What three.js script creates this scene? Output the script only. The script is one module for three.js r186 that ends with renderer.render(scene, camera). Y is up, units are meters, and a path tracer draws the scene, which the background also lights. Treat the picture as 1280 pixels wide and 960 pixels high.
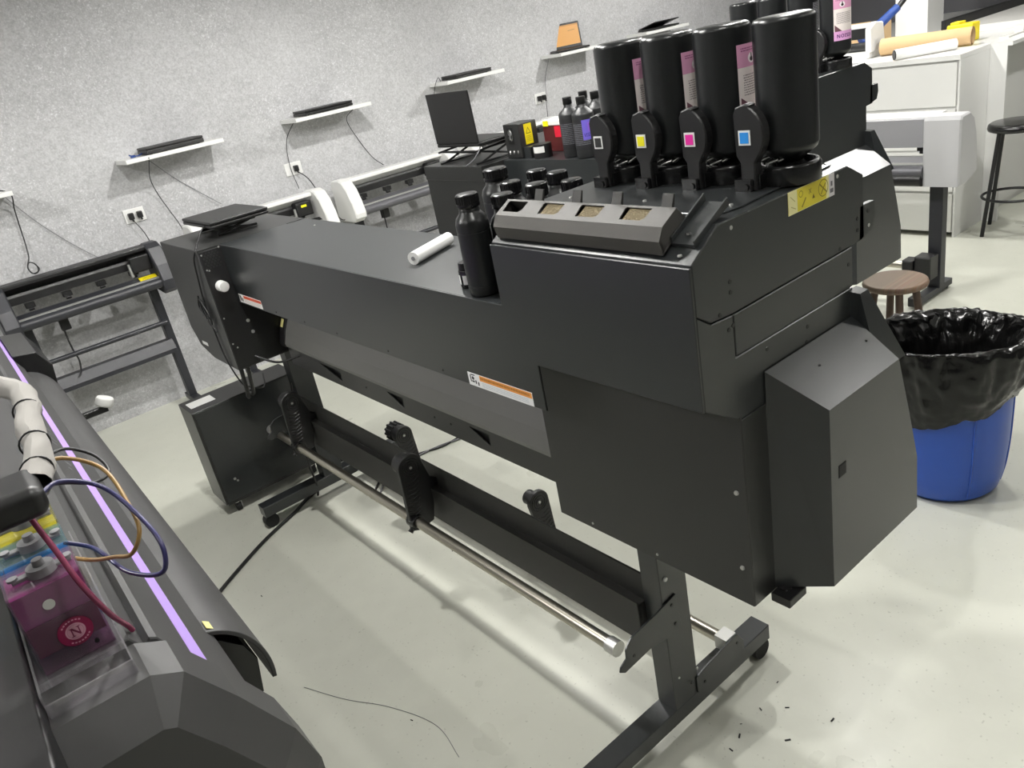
import * as THREE from 'three';
import { mergeGeometries, toCreasedNormals } from 'three/addons/utils/BufferGeometryUtils.js';
import { RoundedBoxGeometry } from 'three/addons/geometries/RoundedBoxGeometry.js';
import { ImprovedNoise } from 'three/addons/math/ImprovedNoise.js';

// ------------------------------------------------------------------ camera, exposure
const renderer = new THREE.WebGLRenderer({ antialias: true });
renderer.toneMapping = THREE.LinearToneMapping;
renderer.toneMappingExposure = 1.0;
renderer.shadowMap.enabled = true;
const scene = new THREE.Scene();
scene.background = new THREE.Color(0x000000);
const camera = new THREE.PerspectiveCamera(51.927, 4 / 3, 0.05, 60);
{
  const m = new THREE.Matrix4().makeBasis(
    new THREE.Vector3(0.75863, -0.182918, 0.625316),
    new THREE.Vector3(0.387795, 0.898021, -0.20778),
    new THREE.Vector3(-0.523541, 0.400123, 0.752201));
  camera.quaternion.setFromRotationMatrix(m);
  camera.position.set(0, 1.8, 5.36);
  camera.updateMatrixWorld();
}
const LAMP_POWER = 6.6, LAMP_Y = 2.86;
const LAMPS = [[2.05, 2.1, 1.7], [2.05, 4.15, 0.8], [-1.35, 2.1, 1.5], [-1.35, 4.15, 0.3], [5.4, 2.1, 1.8], [5.4, 4.15, 1.1], [0.72, 3.1, 1.5], [0.6, 5.0, 0.35], [3.8, 3.4, 0.7], [3.8, 5.8, 0.25], [2.05, 6.6, 0.2]];   // x, z, relative power

// ------------------------------------------------------------------ helpers
const seeded = (s) => () => { s = (s + 0x6d2b79f5) | 0; let t = Math.imul(s ^ (s >>> 15), 1 | s); t = (t + Math.imul(t ^ (t >>> 7), 61 | t)) ^ t; return ((t ^ (t >>> 14)) >>> 0) / 4294967296; };
const noise = new ImprovedNoise();
const V = (x, y, z) => new THREE.Vector3(x, y, z);
const used = {};
function numbered(n) { if (!(n in used)) { used[n] = 0; return n; } used[n]++; return n + '_' + String(used[n]).padStart(3, '0'); }

function ext(pts, z0, z1, b = 0.0015, holes = []) {            // outline in x,y run along z
  const sh = new THREE.Shape(pts.map((p) => new THREE.Vector2(p[0], p[1])));
  for (const h of holes) sh.holes.push(new THREE.Path(h.map((p) => new THREE.Vector2(p[0], p[1]))));
  const g = new THREE.ExtrudeGeometry(sh, { depth: Math.max(1e-4, z1 - z0 - 2 * b), bevelEnabled: b > 0, bevelThickness: b, bevelSize: b, bevelOffset: -b, bevelSegments: 1, curveSegments: 10 });
  g.translate(0, 0, z0 + b);
  return g.toNonIndexed ? (g.index ? g.toNonIndexed() : g) : g;
}
function extX(pts, x0, x1, b = 0.0015, holes = []) { const g = ext(pts, 0, x1 - x0, b, holes); g.rotateY(-Math.PI / 2); g.translate(x1, 0, 0); return g; }   // outline in z,y
function extY(pts, y0, y1, b = 0.0015) { const g = ext(pts.map((p) => [p[0], -p[1]]), 0, y1 - y0, b); g.rotateX(-Math.PI / 2); g.translate(0, y0, 0); return g; } // outline in x,z
function box(x0, x1, y0, y1, z0, z1, b = 0.0015) {
  b = Math.min(b, (x1 - x0) / 3, (y1 - y0) / 3, (z1 - z0) / 3);
  return ext([[x0, y0], [x1, y0], [x1, y1], [x0, y1]], z0, z1, b);
}
function rbox(x0, x1, y0, y1, z0, z1, r = 0.005, seg = 3) {
  const g = new RoundedBoxGeometry(x1 - x0, y1 - y0, z1 - z0, seg, Math.min(r, (x1 - x0) / 2.01, (y1 - y0) / 2.01, (z1 - z0) / 2.01));
  g.translate((x0 + x1) / 2, (y0 + y1) / 2, (z0 + z1) / 2); return g.index ? g.toNonIndexed() : g;
}
function rod(a, b, r0, r1 = r0, seg = 16, open = false) {
  const A = V(...a), B = V(...b), d = B.clone().sub(A), g = new THREE.CylinderGeometry(r1, r0, d.length(), seg, 1, open);
  g.translate(0, d.length() / 2, 0);
  g.applyQuaternion(new THREE.Quaternion().setFromUnitVectors(V(0, 1, 0), d.normalize()));
  g.translate(...a); return g.toNonIndexed();
}
function lathe(profile, seg = 32, x = 0, y = 0, z = 0) { const g = new THREE.LatheGeometry(profile.map((p) => new THREE.Vector2(p[0], p[1])), seg); g.translate(x, y, z); return g.toNonIndexed(); }
function hose(pts, r, seg = 6, n = 0) { const c = new THREE.CatmullRomCurve3(pts.map((p) => V(...p)), false, 'centripetal'); return new THREE.TubeGeometry(c, n || Math.max(8, pts.length * 8), r, seg, false).toNonIndexed(); }
function arcPts(cx, cy, r, a0, a1, n) { const o = []; for (let i = 0; i <= n; i++) { const a = (a0 + (a1 - a0) * i / n) * Math.PI / 180; o.push([cx + r * Math.cos(a), cy + r * Math.sin(a)]); } return o; }
function hexa(P, m) {                                             // eight corners: 0-3 bottom loop, 4-7 top loop (counter-clockwise seen from above)
  const q = [[3, 2, 1, 0], [4, 5, 6, 7], [0, 1, 5, 4], [1, 2, 6, 5], [2, 3, 7, 6], [3, 0, 4, 7]], pos = [], uv = [];
  for (const f of q) for (const k of [0, 1, 2, 0, 2, 3]) { pos.push(...P[f[k]]); uv.push(P[f[k]][0] + P[f[k]][2], P[f[k]][1]); }
  const g = new THREE.BufferGeometry(); g.setAttribute('position', new THREE.Float32BufferAttribute(pos, 3)); g.setAttribute('uv', new THREE.Float32BufferAttribute(uv, 2)); g.computeVertexNormals(); return g;
}
function loft(A, B) {                                             // flat-shaded solid between two outlines with the same number of corners (A behind, B in front, counter-clockwise seen from the front)
  const pos = [], uv = [], n = A.length, tri = (...p) => { for (const c of p) { pos.push(...c); uv.push(c[0] + c[2] * 0.7, c[1]); } };
  for (let i = 0; i < n; i++) { const j = (i + 1) % n; tri(A[i], A[j], B[j]); tri(A[i], B[j], B[i]); }
  for (let i = 1; i < n - 1; i++) { tri(B[0], B[i], B[i + 1]); tri(A[0], A[i + 1], A[i]); }
  const g = new THREE.BufferGeometry(); g.setAttribute('position', new THREE.Float32BufferAttribute(pos, 3)); g.setAttribute('uv', new THREE.Float32BufferAttribute(uv, 2)); g.computeVertexNormals(); return g;
}
function merge(gs) { gs = Array.isArray(gs) ? gs : [gs]; return gs.length === 1 ? gs[0] : mergeGeometries(gs.map((g) => (g.index ? g.toNonIndexed() : g))); }
function part(parent, name, gs, m, label) { const o = new THREE.Mesh(merge(gs), m); o.name = name; o.castShadow = o.receiveShadow = true; if (label) o.userData.label = label; parent.add(o); return o; }
function tag(o, label, category, group) { o.userData.label = label; o.userData.category = category; if (group) o.userData.group = group; return o; }
function thing(name, label, category, group) { const o = new THREE.Group(); o.name = numbered(name); scene.add(o); return tag(o, label, category, group); }
function settle(o, x, y, z) { o.position.set(x, y, z); for (const c of o.children) c.position.sub(o.position); return o; }   // parts were written in world metres: move the origin to the base
function solo(name, gs, m, label, category, group) { const o = part(scene, numbered(name), gs, m); return tag(o, label, category, group); }
function struct(name, gs, m, label, category) { const o = part(scene, name, gs, m); o.userData = { kind: 'structure', label, category }; return o; }

// ------------------------------------------------------------------ textures and materials
function dataTex(n, fn, srgb = true) {
  const d = new Uint8Array(n * n * 4);
  for (let y = 0; y < n; y++) for (let x = 0; x < n; x++) { const c = fn(x / n, y / n), i = (y * n + x) * 4; d[i] = c[0]; d[i + 1] = c[1]; d[i + 2] = c[2]; d[i + 3] = 255; }
  const t = new THREE.DataTexture(d, n, n); t.magFilter = THREE.LinearFilter; t.minFilter = THREE.LinearMipmapLinearFilter; t.generateMipmaps = true;
  t.wrapS = t.wrapT = THREE.RepeatWrapping; if (srgb) t.colorSpace = THREE.SRGBColorSpace; t.needsUpdate = true; return t;
}
function lattice(n, seed) { const r = seeded(seed), a = new Float32Array(n * n); for (let i = 0; i < a.length; i++) a[i] = r(); return (u, v) => { const x = u * n, y = v * n, i = Math.floor(x), j = Math.floor(y), f = x - i, g = y - j, s = f * f * (3 - 2 * f), t = g * g * (3 - 2 * g), at = (p, q) => a[((q % n + n) % n) * n + (p % n + n) % n]; return (at(i, j) * (1 - s) + at(i + 1, j) * s) * (1 - t) + (at(i, j + 1) * (1 - s) + at(i + 1, j + 1) * s) * t; }; }
const oct = [4, 9, 22, 60, 150, 330, 620].map((n, i) => lattice(n, 11 + i));
function canvasTex(w, h, draw) { const c = document.createElement('canvas'); c.width = w; c.height = h; const g = c.getContext('2d'); draw(g, w, h); const t = new THREE.CanvasTexture(c); t.colorSpace = THREE.SRGBColorSpace; t.magFilter = THREE.LinearFilter; return t; }
const M = {};
const std = (name, o) => (M[name] = new THREE.MeshStandardMaterial(o));
const phys = (name, o) => (M[name] = new THREE.MeshPhysicalMaterial(o));
const lin = (r, g, b) => new THREE.Color().setRGB(r, g, b);
{
  const wallMap = dataTex(2048, (u, v) => {
    const big = oct[0](u, v) * 0.5 + oct[1](u, v) * 0.5, mid = oct[2](u, v) * 0.5 + oct[3](u, v) * 0.5, fine = oct[5](u, v), ff = oct[6](u, v), pit = oct[4](u, v);
    let g = 184 + (big - 0.5) * 16 + (mid - 0.5) * 9 + (fine - 0.5) * 14 + (ff - 0.5) * 22 + (pit - 0.5) * 8;
    if (ff > 0.86 && oct[1](v, u) > 0.42) g += 18;
    return [g, g, g * 1.008];
  });
  const wallBump = dataTex(1024, (u, v) => { const g = 128 + (oct[5](u, v) - 0.5) * 130 + (oct[4](u, v) - 0.5) * 90 + (oct[6](u, v) - 0.5) * 60; return [g, g, g]; }, false);
  wallMap.repeat.set(1 / 3.6, 1 / 3.6); wallBump.repeat.set(1 / 1.9, 1 / 1.9);
  std('wall', { map: wallMap, bumpMap: wallBump, bumpScale: 0.0022, roughness: 0.8 });
  const floorMap = dataTex(1024, (u, v) => {
    const a = oct[0](u, v), b = oct[1](u, v), c = oct[3](u, v), d = oct[6](u, v); let g = 206 + (a - 0.5) * 6 + (b - 0.5) * 4 + (c - 0.5) * 3;
    if (d > 0.955) g -= 26;
    return [g, g + 1, g - 11];
  });
  const floorRough = dataTex(512, (u, v) => { const g = 84 + (oct[1](u, v) - 0.5) * 22 + (oct[2](u, v) - 0.5) * 14 + (oct[3](u, v) - 0.5) * 8; return [g, g, g]; }, false);
  floorMap.repeat.set(1 / 3, 1 / 3); floorRough.repeat.set(1 / 2.3, 1 / 2.3);
  std('floor', { map: floorMap, roughnessMap: floorRough, roughness: 1 });
  const peel = dataTex(512, (u, v) => { const g = 128 + (oct[5](u, v) - 0.5) * 120 + (oct[4](u, v) - 0.5) * 60; return [g, g, g]; }, false);
  peel.repeat.set(1 / 0.35, 1 / 0.35);
  phys('metal', { ior: 1.6, color: lin(0.02, 0.0225, 0.0235), roughness: 0.3 });      // black powder coat
  phys('metalWarm', { ior: 1.55, color: lin(0.019, 0.0195, 0.019), roughness: 0.36 });
  std('stripedBody', { color: lin(0.052, 0.052, 0.052), roughness: 0.5 });
  std('trough', { color: lin(0.022, 0.022, 0.02), roughness: 0.55, bumpMap: peel, bumpScale: 0.0001 });
  std('apron', { color: lin(0.17, 0.17, 0.16), roughness: 0.45 });
  std('tray', { color: lin(0.056, 0.053, 0.048), roughness: 0.6, bumpMap: peel, bumpScale: 0.00015 });
  std('foam', { color: lin(0.13, 0.105, 0.06), roughness: 1, bumpMap: peel, bumpScale: 0.003 });
  std('plastic', { color: lin(0.008, 0.008, 0.0085), roughness: 0.42 });
  std('plasticGloss', { color: lin(0.006, 0.006, 0.0065), roughness: 0.22 });
  std('rubber', { color: lin(0.008, 0.008, 0.008), roughness: 0.75 });
  std('bottle', { color: lin(0.009, 0.01, 0.0105), roughness: 0.28, bumpMap: peel, bumpScale: 0.0001 });
  std('bottleInk', { color: lin(0.014, 0.015, 0.016), roughness: 0.42, bumpMap: peel, bumpScale: 0.0001 });
  std('steel', { color: lin(0.52, 0.49, 0.42), metalness: 1, roughness: 0.3 });
  std('zinc', { color: lin(0.62, 0.62, 0.6), metalness: 0.85, roughness: 0.42 });
  std('chrome', { color: lin(0.8, 0.8, 0.8), metalness: 1, roughness: 0.15 });
  std('white', { color: lin(0.78, 0.78, 0.76), roughness: 0.45 });
  std('whiteGloss', { color: lin(0.8, 0.8, 0.78), roughness: 0.28 });
  std('coverShaded', { color: lin(0.56, 0.56, 0.57), roughness: 0.4 });  // white end cover with its grey shading put into the base colour
  std('offwhite', { color: lin(0.66, 0.65, 0.62), roughness: 0.5 });
  std('ceiling', { color: lin(0.75, 0.75, 0.75), roughness: 0.9 });
  std('paint', { color: lin(0.32, 0.32, 0.32), roughness: 0.8 });
  std('greyWall', { color: lin(0.16, 0.16, 0.17), roughness: 0.8 });
  std('cable', { color: lin(0.012, 0.012, 0.013), roughness: 0.5 });
  std('cableGrey', { color: lin(0.16, 0.16, 0.17), roughness: 0.5 });
  std('greyPlate', { color: lin(0.24, 0.24, 0.25), roughness: 0.45 });
  std('laptop', { color: lin(0.016, 0.0155, 0.015), roughness: 0.5 });
  std('laptopDark', { color: lin(0.007, 0.007, 0.007), roughness: 0.4 });
  std('yellow', { color: lin(0.85, 0.68, 0.02), roughness: 0.5 });
  std('yellowPale', { color: lin(0.8, 0.74, 0.3), roughness: 0.5 });
  std('cyanSq', { color: lin(0.02, 0.27, 0.75), roughness: 0.5 });
  std('magentaSq', { color: lin(0.8, 0.02, 0.35), roughness: 0.5 });
  std('yellowSq', { color: lin(0.85, 0.78, 0.01), roughness: 0.5 });
  std('blackSq', { color: lin(0.02, 0.02, 0.02), roughness: 0.5 });
  std('lilac', { color: lin(0.5, 0.34, 0.82), roughness: 0.5 });
  std('red', { color: lin(0.6, 0.01, 0.04), roughness: 0.4 });
  std('maroon', { color: lin(0.07, 0.012, 0.012), roughness: 0.45 });
  std('drum', { color: lin(0.012, 0.075, 0.42), roughness: 0.34 });
  phys('bag', { ior: 1.38, color: lin(0.004, 0.004, 0.004), roughness: 0.2 });
  std('kraft', { color: lin(0.55, 0.38, 0.2), roughness: 0.75 });
  std('wood', { map: canvasTex(512, 512, (g, w, h) => {
    g.fillStyle = '#7a6858'; g.fillRect(0, 0, w, h); const r = seeded(5);
    for (let i = 0; i < 260; i++) { const y = r() * h; g.strokeStyle = `rgba(${60 + r() * 80},${45 + r() * 50},${30 + r() * 30},${0.12 + r() * 0.25})`; g.lineWidth = 1 + r() * 3; g.beginPath(); g.moveTo(0, y); g.bezierCurveTo(w * 0.3, y + r() * 14 - 7, w * 0.6, y + r() * 14 - 7, w, y + r() * 8 - 4); g.stroke(); }
  }), roughness: 0.6 });
  std('woodDark', { color: lin(0.09, 0.055, 0.035), roughness: 0.6 });
  std('rollerGrey', { color: lin(0.1, 0.1, 0.11), roughness: 0.4, metalness: 0.2 });
  std('cutterDark', { color: lin(0.022, 0.023, 0.028), roughness: 0.42 });
  std('blueTool', { color: lin(0.02, 0.06, 0.25), roughness: 0.5 });
  std('cloth', { color: lin(0.5, 0.48, 0.45), roughness: 0.85, bumpMap: peel, bumpScale: 0.002 });
  std('hoseBrown', { color: lin(0.32, 0.19, 0.06), roughness: 0.35 });
  std('hoseBlue', { color: lin(0.03, 0.028, 0.1), roughness: 0.3 });
  phys('hosePink', { color: lin(0.36, 0.07, 0.15), roughness: 0.25, transmission: 0.3, thickness: 0 });
  phys('acrylic', { color: lin(0.92, 0.91, 0.93), roughness: 0.03, transmission: 0.9, thickness: 0, ior: 1.49 });
  phys('acrylicPink', { color: lin(0.9, 0.78, 0.87), roughness: 0.06, transmission: 0.96, thickness: 0, ior: 1.49 });
  std('inkFilm', { color: lin(0.26, 0.03, 0.19), roughness: 0.3 });
  std('inkMagenta', { color: lin(0.11, 0.007, 0.045), roughness: 0.25 });
  std('inkCyan', { color: lin(0.01, 0.16, 0.36), roughness: 0.25 });
  std('inkYellow', { color: lin(0.62, 0.56, 0.03), roughness: 0.25 });
  phys('acrylicBlue', { color: lin(0.75, 0.87, 0.95), roughness: 0.06, transmission: 0.95, thickness: 0, ior: 1.49 });
  phys('acrylicYellow', { color: lin(0.92, 0.91, 0.7), roughness: 0.06, transmission: 0.95, thickness: 0, ior: 1.49 });
}
const grainText = (g, x, y, w, rows, step, col, seed) => { const r = seeded(seed); g.fillStyle = col; for (let i = 0; i < rows; i++) { let p = x; while (p < x + w) { const l = 3 + r() * 12; g.fillRect(p, y + i * step, Math.min(l, x + w - p), step * 0.45); p += l + 3; } } };
const texLabel = canvasTex(256, 512, (g, w, h) => {            // bottle label; the bottle hangs upside down and so does its label
  g.translate(w, h); g.rotate(Math.PI);
  g.fillStyle = '#efe6e2'; g.fillRect(0, 0, w, h);
  g.fillStyle = '#dfa6d6'; g.fillRect(0, 0, w, 110); g.fillStyle = '#6b4650'; g.beginPath(); g.moveTo(w - 10, 110); g.lineTo(w - 10, 190); g.lineTo(w - 90, 110); g.fill();
  g.fillStyle = '#4c1f63'; g.font = 'bold 58px sans-serif'; g.textAlign = 'center'; g.fillText('VISION', w / 2, 74);
  grainText(g, 30, 200, w - 60, 9, 15, '#8b7f80', 3);
  g.fillStyle = '#dc9fc0'; g.fillRect(0, h - 140, w, 140); g.fillStyle = '#f4eef0'; g.beginPath(); g.arc(w * 0.62, h - 90, 32, 0, 7); g.fill(); g.fillStyle = '#2b1820'; g.beginPath(); g.arc(w * 0.62, h - 96, 15, 0, 7); g.fill(); g.fillRect(w * 0.62 - 6, h - 92, 12, 32); grainText(g, 20, h - 44, w - 40, 2, 14, '#8c4370', 9);
});
M.bottleLabel = new THREE.MeshStandardMaterial({ map: texLabel, roughness: 0.45, side: THREE.DoubleSide });
M.stripLabel = new THREE.MeshStandardMaterial({ map: canvasTex(128, 512, (g, w, h) => { g.fillStyle = '#141416'; g.fillRect(0, 0, w, h); grainText(g, 40, 20, 60, 26, 14, '#c9c9cf', 21); g.fillStyle = '#d9d9de'; g.fillRect(34, 410, 70, 44); g.fillRect(34, 470, 70, 20); }), roughness: 0.45, side: THREE.DoubleSide });
M.purpleLabel = new THREE.MeshStandardMaterial({ map: canvasTex(256, 256, (g, w, h) => { g.fillStyle = '#6a5bc0'; g.fillRect(0, 0, w, h); g.fillStyle = '#8257c4'; g.fillRect(w * 0.4, h * 0.15, w * 0.6, h * 0.45); g.fillStyle = '#2c2470'; g.font = 'bold 60px sans-serif'; g.textAlign = 'center'; g.fillText('VISION', w / 2, h * 0.84); }), roughness: 0.45, side: THREE.DoubleSide });
M.smallPrint = new THREE.MeshStandardMaterial({ map: canvasTex(256, 256, (g, w, h) => { g.fillStyle = '#1a1a1d'; g.fillRect(0, 0, w, h); grainText(g, 16, 40, w - 32, 12, 15, '#6d6d74', 31); }), roughness: 0.5, side: THREE.DoubleSide });
const texWarn = canvasTex(768, 112, (g, w, h) => {
  g.fillStyle = '#f2f3f4'; g.fillRect(0, 0, w, h); g.fillStyle = '#f0a24e'; g.fillRect(150, 4, w - 156, 46);
  grainText(g, 160, 16, w - 190, 1, 44, '#b06a1e', 17);
  grainText(g, 170, 62, w - 220, 3, 14, '#c4cad2', 5);
  g.fillStyle = '#1c1e22'; g.beginPath(); g.arc(62, 44, 15, 0, 7); g.fill(); g.fillRect(26, 20, 12, 60); g.fillRect(86, 58, 16, 30); g.fillRect(118, 66, 16, 30); g.fillRect(44, 66, 34, 14); g.fillRect(40, 10, 50, 10);
});
M.warn = new THREE.MeshStandardMaterial({ map: texWarn, roughness: 0.45 });
M.warnRed = new THREE.MeshStandardMaterial({ map: canvasTex(512, 96, (g, w, h) => { g.fillStyle = '#efeeea'; g.fillRect(0, 0, w, h); g.fillStyle = '#d2583a'; g.fillRect(110, 6, w - 116, 34); grainText(g, 110, 50, w - 140, 3, 13, '#c6b6b0', 8); g.fillStyle = '#4d4a50'; g.fillRect(20, 14, 30, 64); g.fillRect(60, 40, 26, 38); }), roughness: 0.45 });
M.yellowSign = new THREE.MeshStandardMaterial({ map: canvasTex(640, 184, (g, w, h) => {
  g.fillStyle = '#f3ecb0'; g.fillRect(0, 0, w, h); g.fillStyle = '#e3d23a'; g.fillRect(120, 4, 400, h - 8); g.fillStyle = '#dad6d8'; g.fillRect(560, 0, 80, h);
  g.strokeStyle = '#8a7a18'; g.lineWidth = 7; g.beginPath(); g.arc(480, 84, 66, 0, 7); g.stroke(); g.lineWidth = 11; g.beginPath(); g.moveTo(430, 44); g.lineTo(530, 130); g.stroke(); g.beginPath(); g.moveTo(512, 50); g.lineTo(446, 128); g.stroke();
  g.lineWidth = 6; g.beginPath(); g.arc(170, 52, 24, 0, 7); g.stroke(); g.beginPath(); g.moveTo(280, 40); g.lineTo(310, 80); g.moveTo(312, 40); g.lineTo(278, 80); g.stroke();
  g.fillStyle = '#6e5a10'; g.beginPath(); g.moveTo(322, 130); g.lineTo(360, 130); g.lineTo(340, 92); g.fill(); g.lineWidth = 14; g.beginPath(); g.moveTo(180, 160); g.lineTo(236, 96); g.stroke();
  g.strokeStyle = '#b9ae62'; g.lineWidth = 6; g.beginPath(); g.moveTo(30, 40); g.lineTo(90, 90); g.moveTo(34, 120); g.lineTo(96, 150); g.stroke(); g.fillStyle = '#6d6a6e'; g.fillRect(576, 120, 48, 34); g.fillRect(586, 60, 26, 40);
}), roughness: 0.4 });
M.yellowWarn = new THREE.MeshStandardMaterial({ map: canvasTex(128, 256, (g, w, h) => { g.fillStyle = '#e8d414'; g.fillRect(0, 0, w, h); g.strokeStyle = '#5d5410'; g.lineWidth = 8; g.beginPath(); g.moveTo(64, 50); g.lineTo(100, 120); g.lineTo(28, 120); g.closePath(); g.stroke(); grainText(g, 20, 150, 88, 5, 16, '#a0921a', 3); }), roughness: 0.45 });
M.letterLogo = new THREE.MeshStandardMaterial({ map: canvasTex(256, 256, (g, w, h) => {
  g.fillStyle = '#8a1c48'; g.fillRect(0, 0, w, h); g.strokeStyle = '#d9a3b4'; g.lineWidth = 14; g.beginPath(); g.arc(128, 128, 66, 0, 7); g.stroke(); g.fillStyle = '#d9a3b4'; g.beginPath(); g.arc(128, 128, 58, 0, 7); g.fill();
  g.fillStyle = '#7a1440'; g.font = 'bold 110px serif'; g.textAlign = 'center'; g.textBaseline = 'middle'; g.fillText('N', 128, 132);
  for (const [a0, n] of [[-2.4, 7], [0.7, 7]]) for (let i = 0; i < n; i++) { const a = a0 + i * 0.24; g.save(); g.translate(128 + 102 * Math.cos(a), 128 + 102 * Math.sin(a)); g.rotate(a + Math.PI / 2); g.fillStyle = '#d9a3b4'; g.fillRect(-9, -7, 16, 13); g.restore(); }
}), roughness: 0.4 });
const lampGlow = new THREE.MeshStandardMaterial({ color: 0xffffff, emissive: new THREE.Color(1, 0.99, 0.96), emissiveIntensity: 6 });

// ------------------------------------------------------------------ room shell
const X0 = -4.2, X1 = 9.4, Z1 = 9.2, H = 3.2;
{
  const g = new THREE.BoxGeometry(X1 - X0 + 0.4, 0.1, Z1 + 0.4); g.translate((X0 + X1) / 2, -0.05, Z1 / 2);
  const uvm = (q, a, b) => { const p = q.attributes.position, u = q.attributes.uv; for (let i = 0; i < p.count; i++) u.setXY(i, p['get' + a](i), p['get' + b](i)); return q; };
  struct('floor', uvm(g, 'X', 'Z'), M.floor, 'pale glossy painted concrete floor', 'floor');
  const w = new THREE.BoxGeometry(X1 - X0 + 0.4, H, 0.2); w.translate((X0 + X1) / 2, H / 2, -0.1); struct('wall_back', uvm(w, 'X', 'Y'), M.wall, 'grey rough plaster wall carrying the white shelves', 'wall');
  const c = new THREE.BoxGeometry(X1 - X0 + 0.4, 0.1, Z1 + 0.4); c.translate((X0 + X1) / 2, H + 0.05, Z1 / 2); struct('ceiling', c, M.ceiling, 'plain white ceiling', 'ceiling');
  struct('wall_left', box(X0 - 0.2, X0, 0, H, 0, Z1), M.paint, 'plain grey wall beyond the striped printer', 'wall');
  struct('wall_right', box(X1, X1 + 0.2, 0, H, 0, Z1), M.greyWall, 'dark grey wall behind the counter', 'wall');
  struct('wall_front', box(X0 - 0.2, X1 + 0.2, 0, H, Z1, Z1 + 0.2), M.paint, 'plain grey wall facing the plaster wall', 'wall');
  struct('trim_1', box(6.93, 7.2, 1.172, H - 0.002, 1.84, 2.1), M.white, 'white square column standing up from the counter', 'column');
}
LAMPS.forEach(([x, z, k]) => {
  const l = thing('ceiling_lamp', 'white pendant bulb lamp with a wide shade hanging from the ceiling', 'lamp', 'pendant bulbs under the ceiling');
  part(l, 'rod', rod([x, LAMP_Y + 0.1, z], [x, H, z], 0.006), M.white); part(l, 'ceiling_plate', rod([x, H - 0.02, z], [x, H, z], 0.05), M.white);
  part(l, 'socket', rod([x, LAMP_Y + 0.05, z], [x, LAMP_Y + 0.12, z], 0.03), M.white);
  part(l, 'shade', lathe([[0.035, LAMP_Y + 0.1], [0.09, LAMP_Y + 0.085], [0.21, LAMP_Y - 0.05], [0.205, LAMP_Y - 0.05], [0.088, LAMP_Y + 0.08], [0.035, LAMP_Y + 0.095]], 32, x, 0, z), M.white);
  const b = new THREE.SphereGeometry(0.055, 20, 14); b.translate(x, LAMP_Y, z); part(l, 'bulb', b, lampGlow);
  settle(l, x, H, z);
  const p = new THREE.PointLight(new THREE.Color(1, 0.985, 0.955), LAMP_POWER * k, 0, 2); p.position.set(x, LAMP_Y, z); p.castShadow = true; p.name = 'lamp_light'; p.shadow.radius = 2.5; p.shadow.mapSize.set(1024, 1024); scene.add(p);
});

// ------------------------------------------------------------------ wide format printers
const screwGeo = (() => { const g = rod([0, 0, 0], [0, 0, 0.003], 0.005, 0.0042, 8); return g; })();
const screwX = screwGeo.clone().rotateY(-Math.PI / 2), screwY = screwGeo.clone().rotateX(-Math.PI / 2);
function screw(parent, x, y, z, dir = 'z', m = M.zinc, s = 1) { const o = new THREE.Mesh(dir === 'z' ? screwGeo : dir === 'x' ? screwX : screwY, m); o.name = 'screw'; o.position.set(x, y, z); o.scale.setScalar(s); o.castShadow = o.receiveShadow = true; parent.add(o); }
function curvedLabel(cx, cz, r, a0, a1, y0, y1, n = 14) {         // sheet wrapped around an upright bottle, angles in degrees in the x,z plane
  const pos = [], uv = [], idx = [];
  for (let i = 0; i <= n; i++) { const a = (a0 + (a1 - a0) * i / n) * Math.PI / 180; for (const k of [0, 1]) { pos.push(cx + r * Math.cos(a), k ? y1 : y0, cz + r * Math.sin(a)); uv.push(1 - i / n, k); } }
  for (let i = 0; i < n; i++) { const a = i * 2; idx.push(a, a + 1, a + 2, a + 1, a + 3, a + 2); }
  const g = new THREE.BufferGeometry(); g.setAttribute('position', new THREE.Float32BufferAttribute(pos, 3)); g.setAttribute('uv', new THREE.Float32BufferAttribute(uv, 2)); g.setIndex(idx); g.computeVertexNormals(); return g.toNonIndexed();
}
const INKS = [['black', 'blackSq'], ['yellow', 'yellowSq'], ['magenta', 'magentaSq'], ['cyan', 'cyanSq']];
function supplyBottle(x, y, z, label, group, lab) {                // upside-down ink bottle seated in its dock
  const t = thing('ink_bottle', label, 'ink bottle', group), r = 0.0535;
  part(t, 'body', lathe([[0.0001, y + 0.284], [r - 0.016, y + 0.284], [r - 0.011, y + 0.2835], [r - 0.004, y + 0.281], [r, y + 0.274], [r, y + 0.068], [r - 0.004, y + 0.058], [r - 0.016, y + 0.048], [0.027, y + 0.042], [0.024, y + 0.036], [0.0001, y + 0.036]], 40, x, 0, z), M.bottle);
  part(t, 'neck', rod([x, y + 0.012, z], [x, y + 0.04, z], 0.022, 0.024, 20), M.plastic);
  if (lab) part(t, 'label', curvedLabel(x, z, r + 0.0007, lab[0], lab[1], y + 0.1, y + 0.245), lab[2] || M.bottleLabel, lab[2] ? 'black label with small white print' : 'pink and cream printed label, upside down');
  settle(t, x, y + 0.012, z);
}
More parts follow.
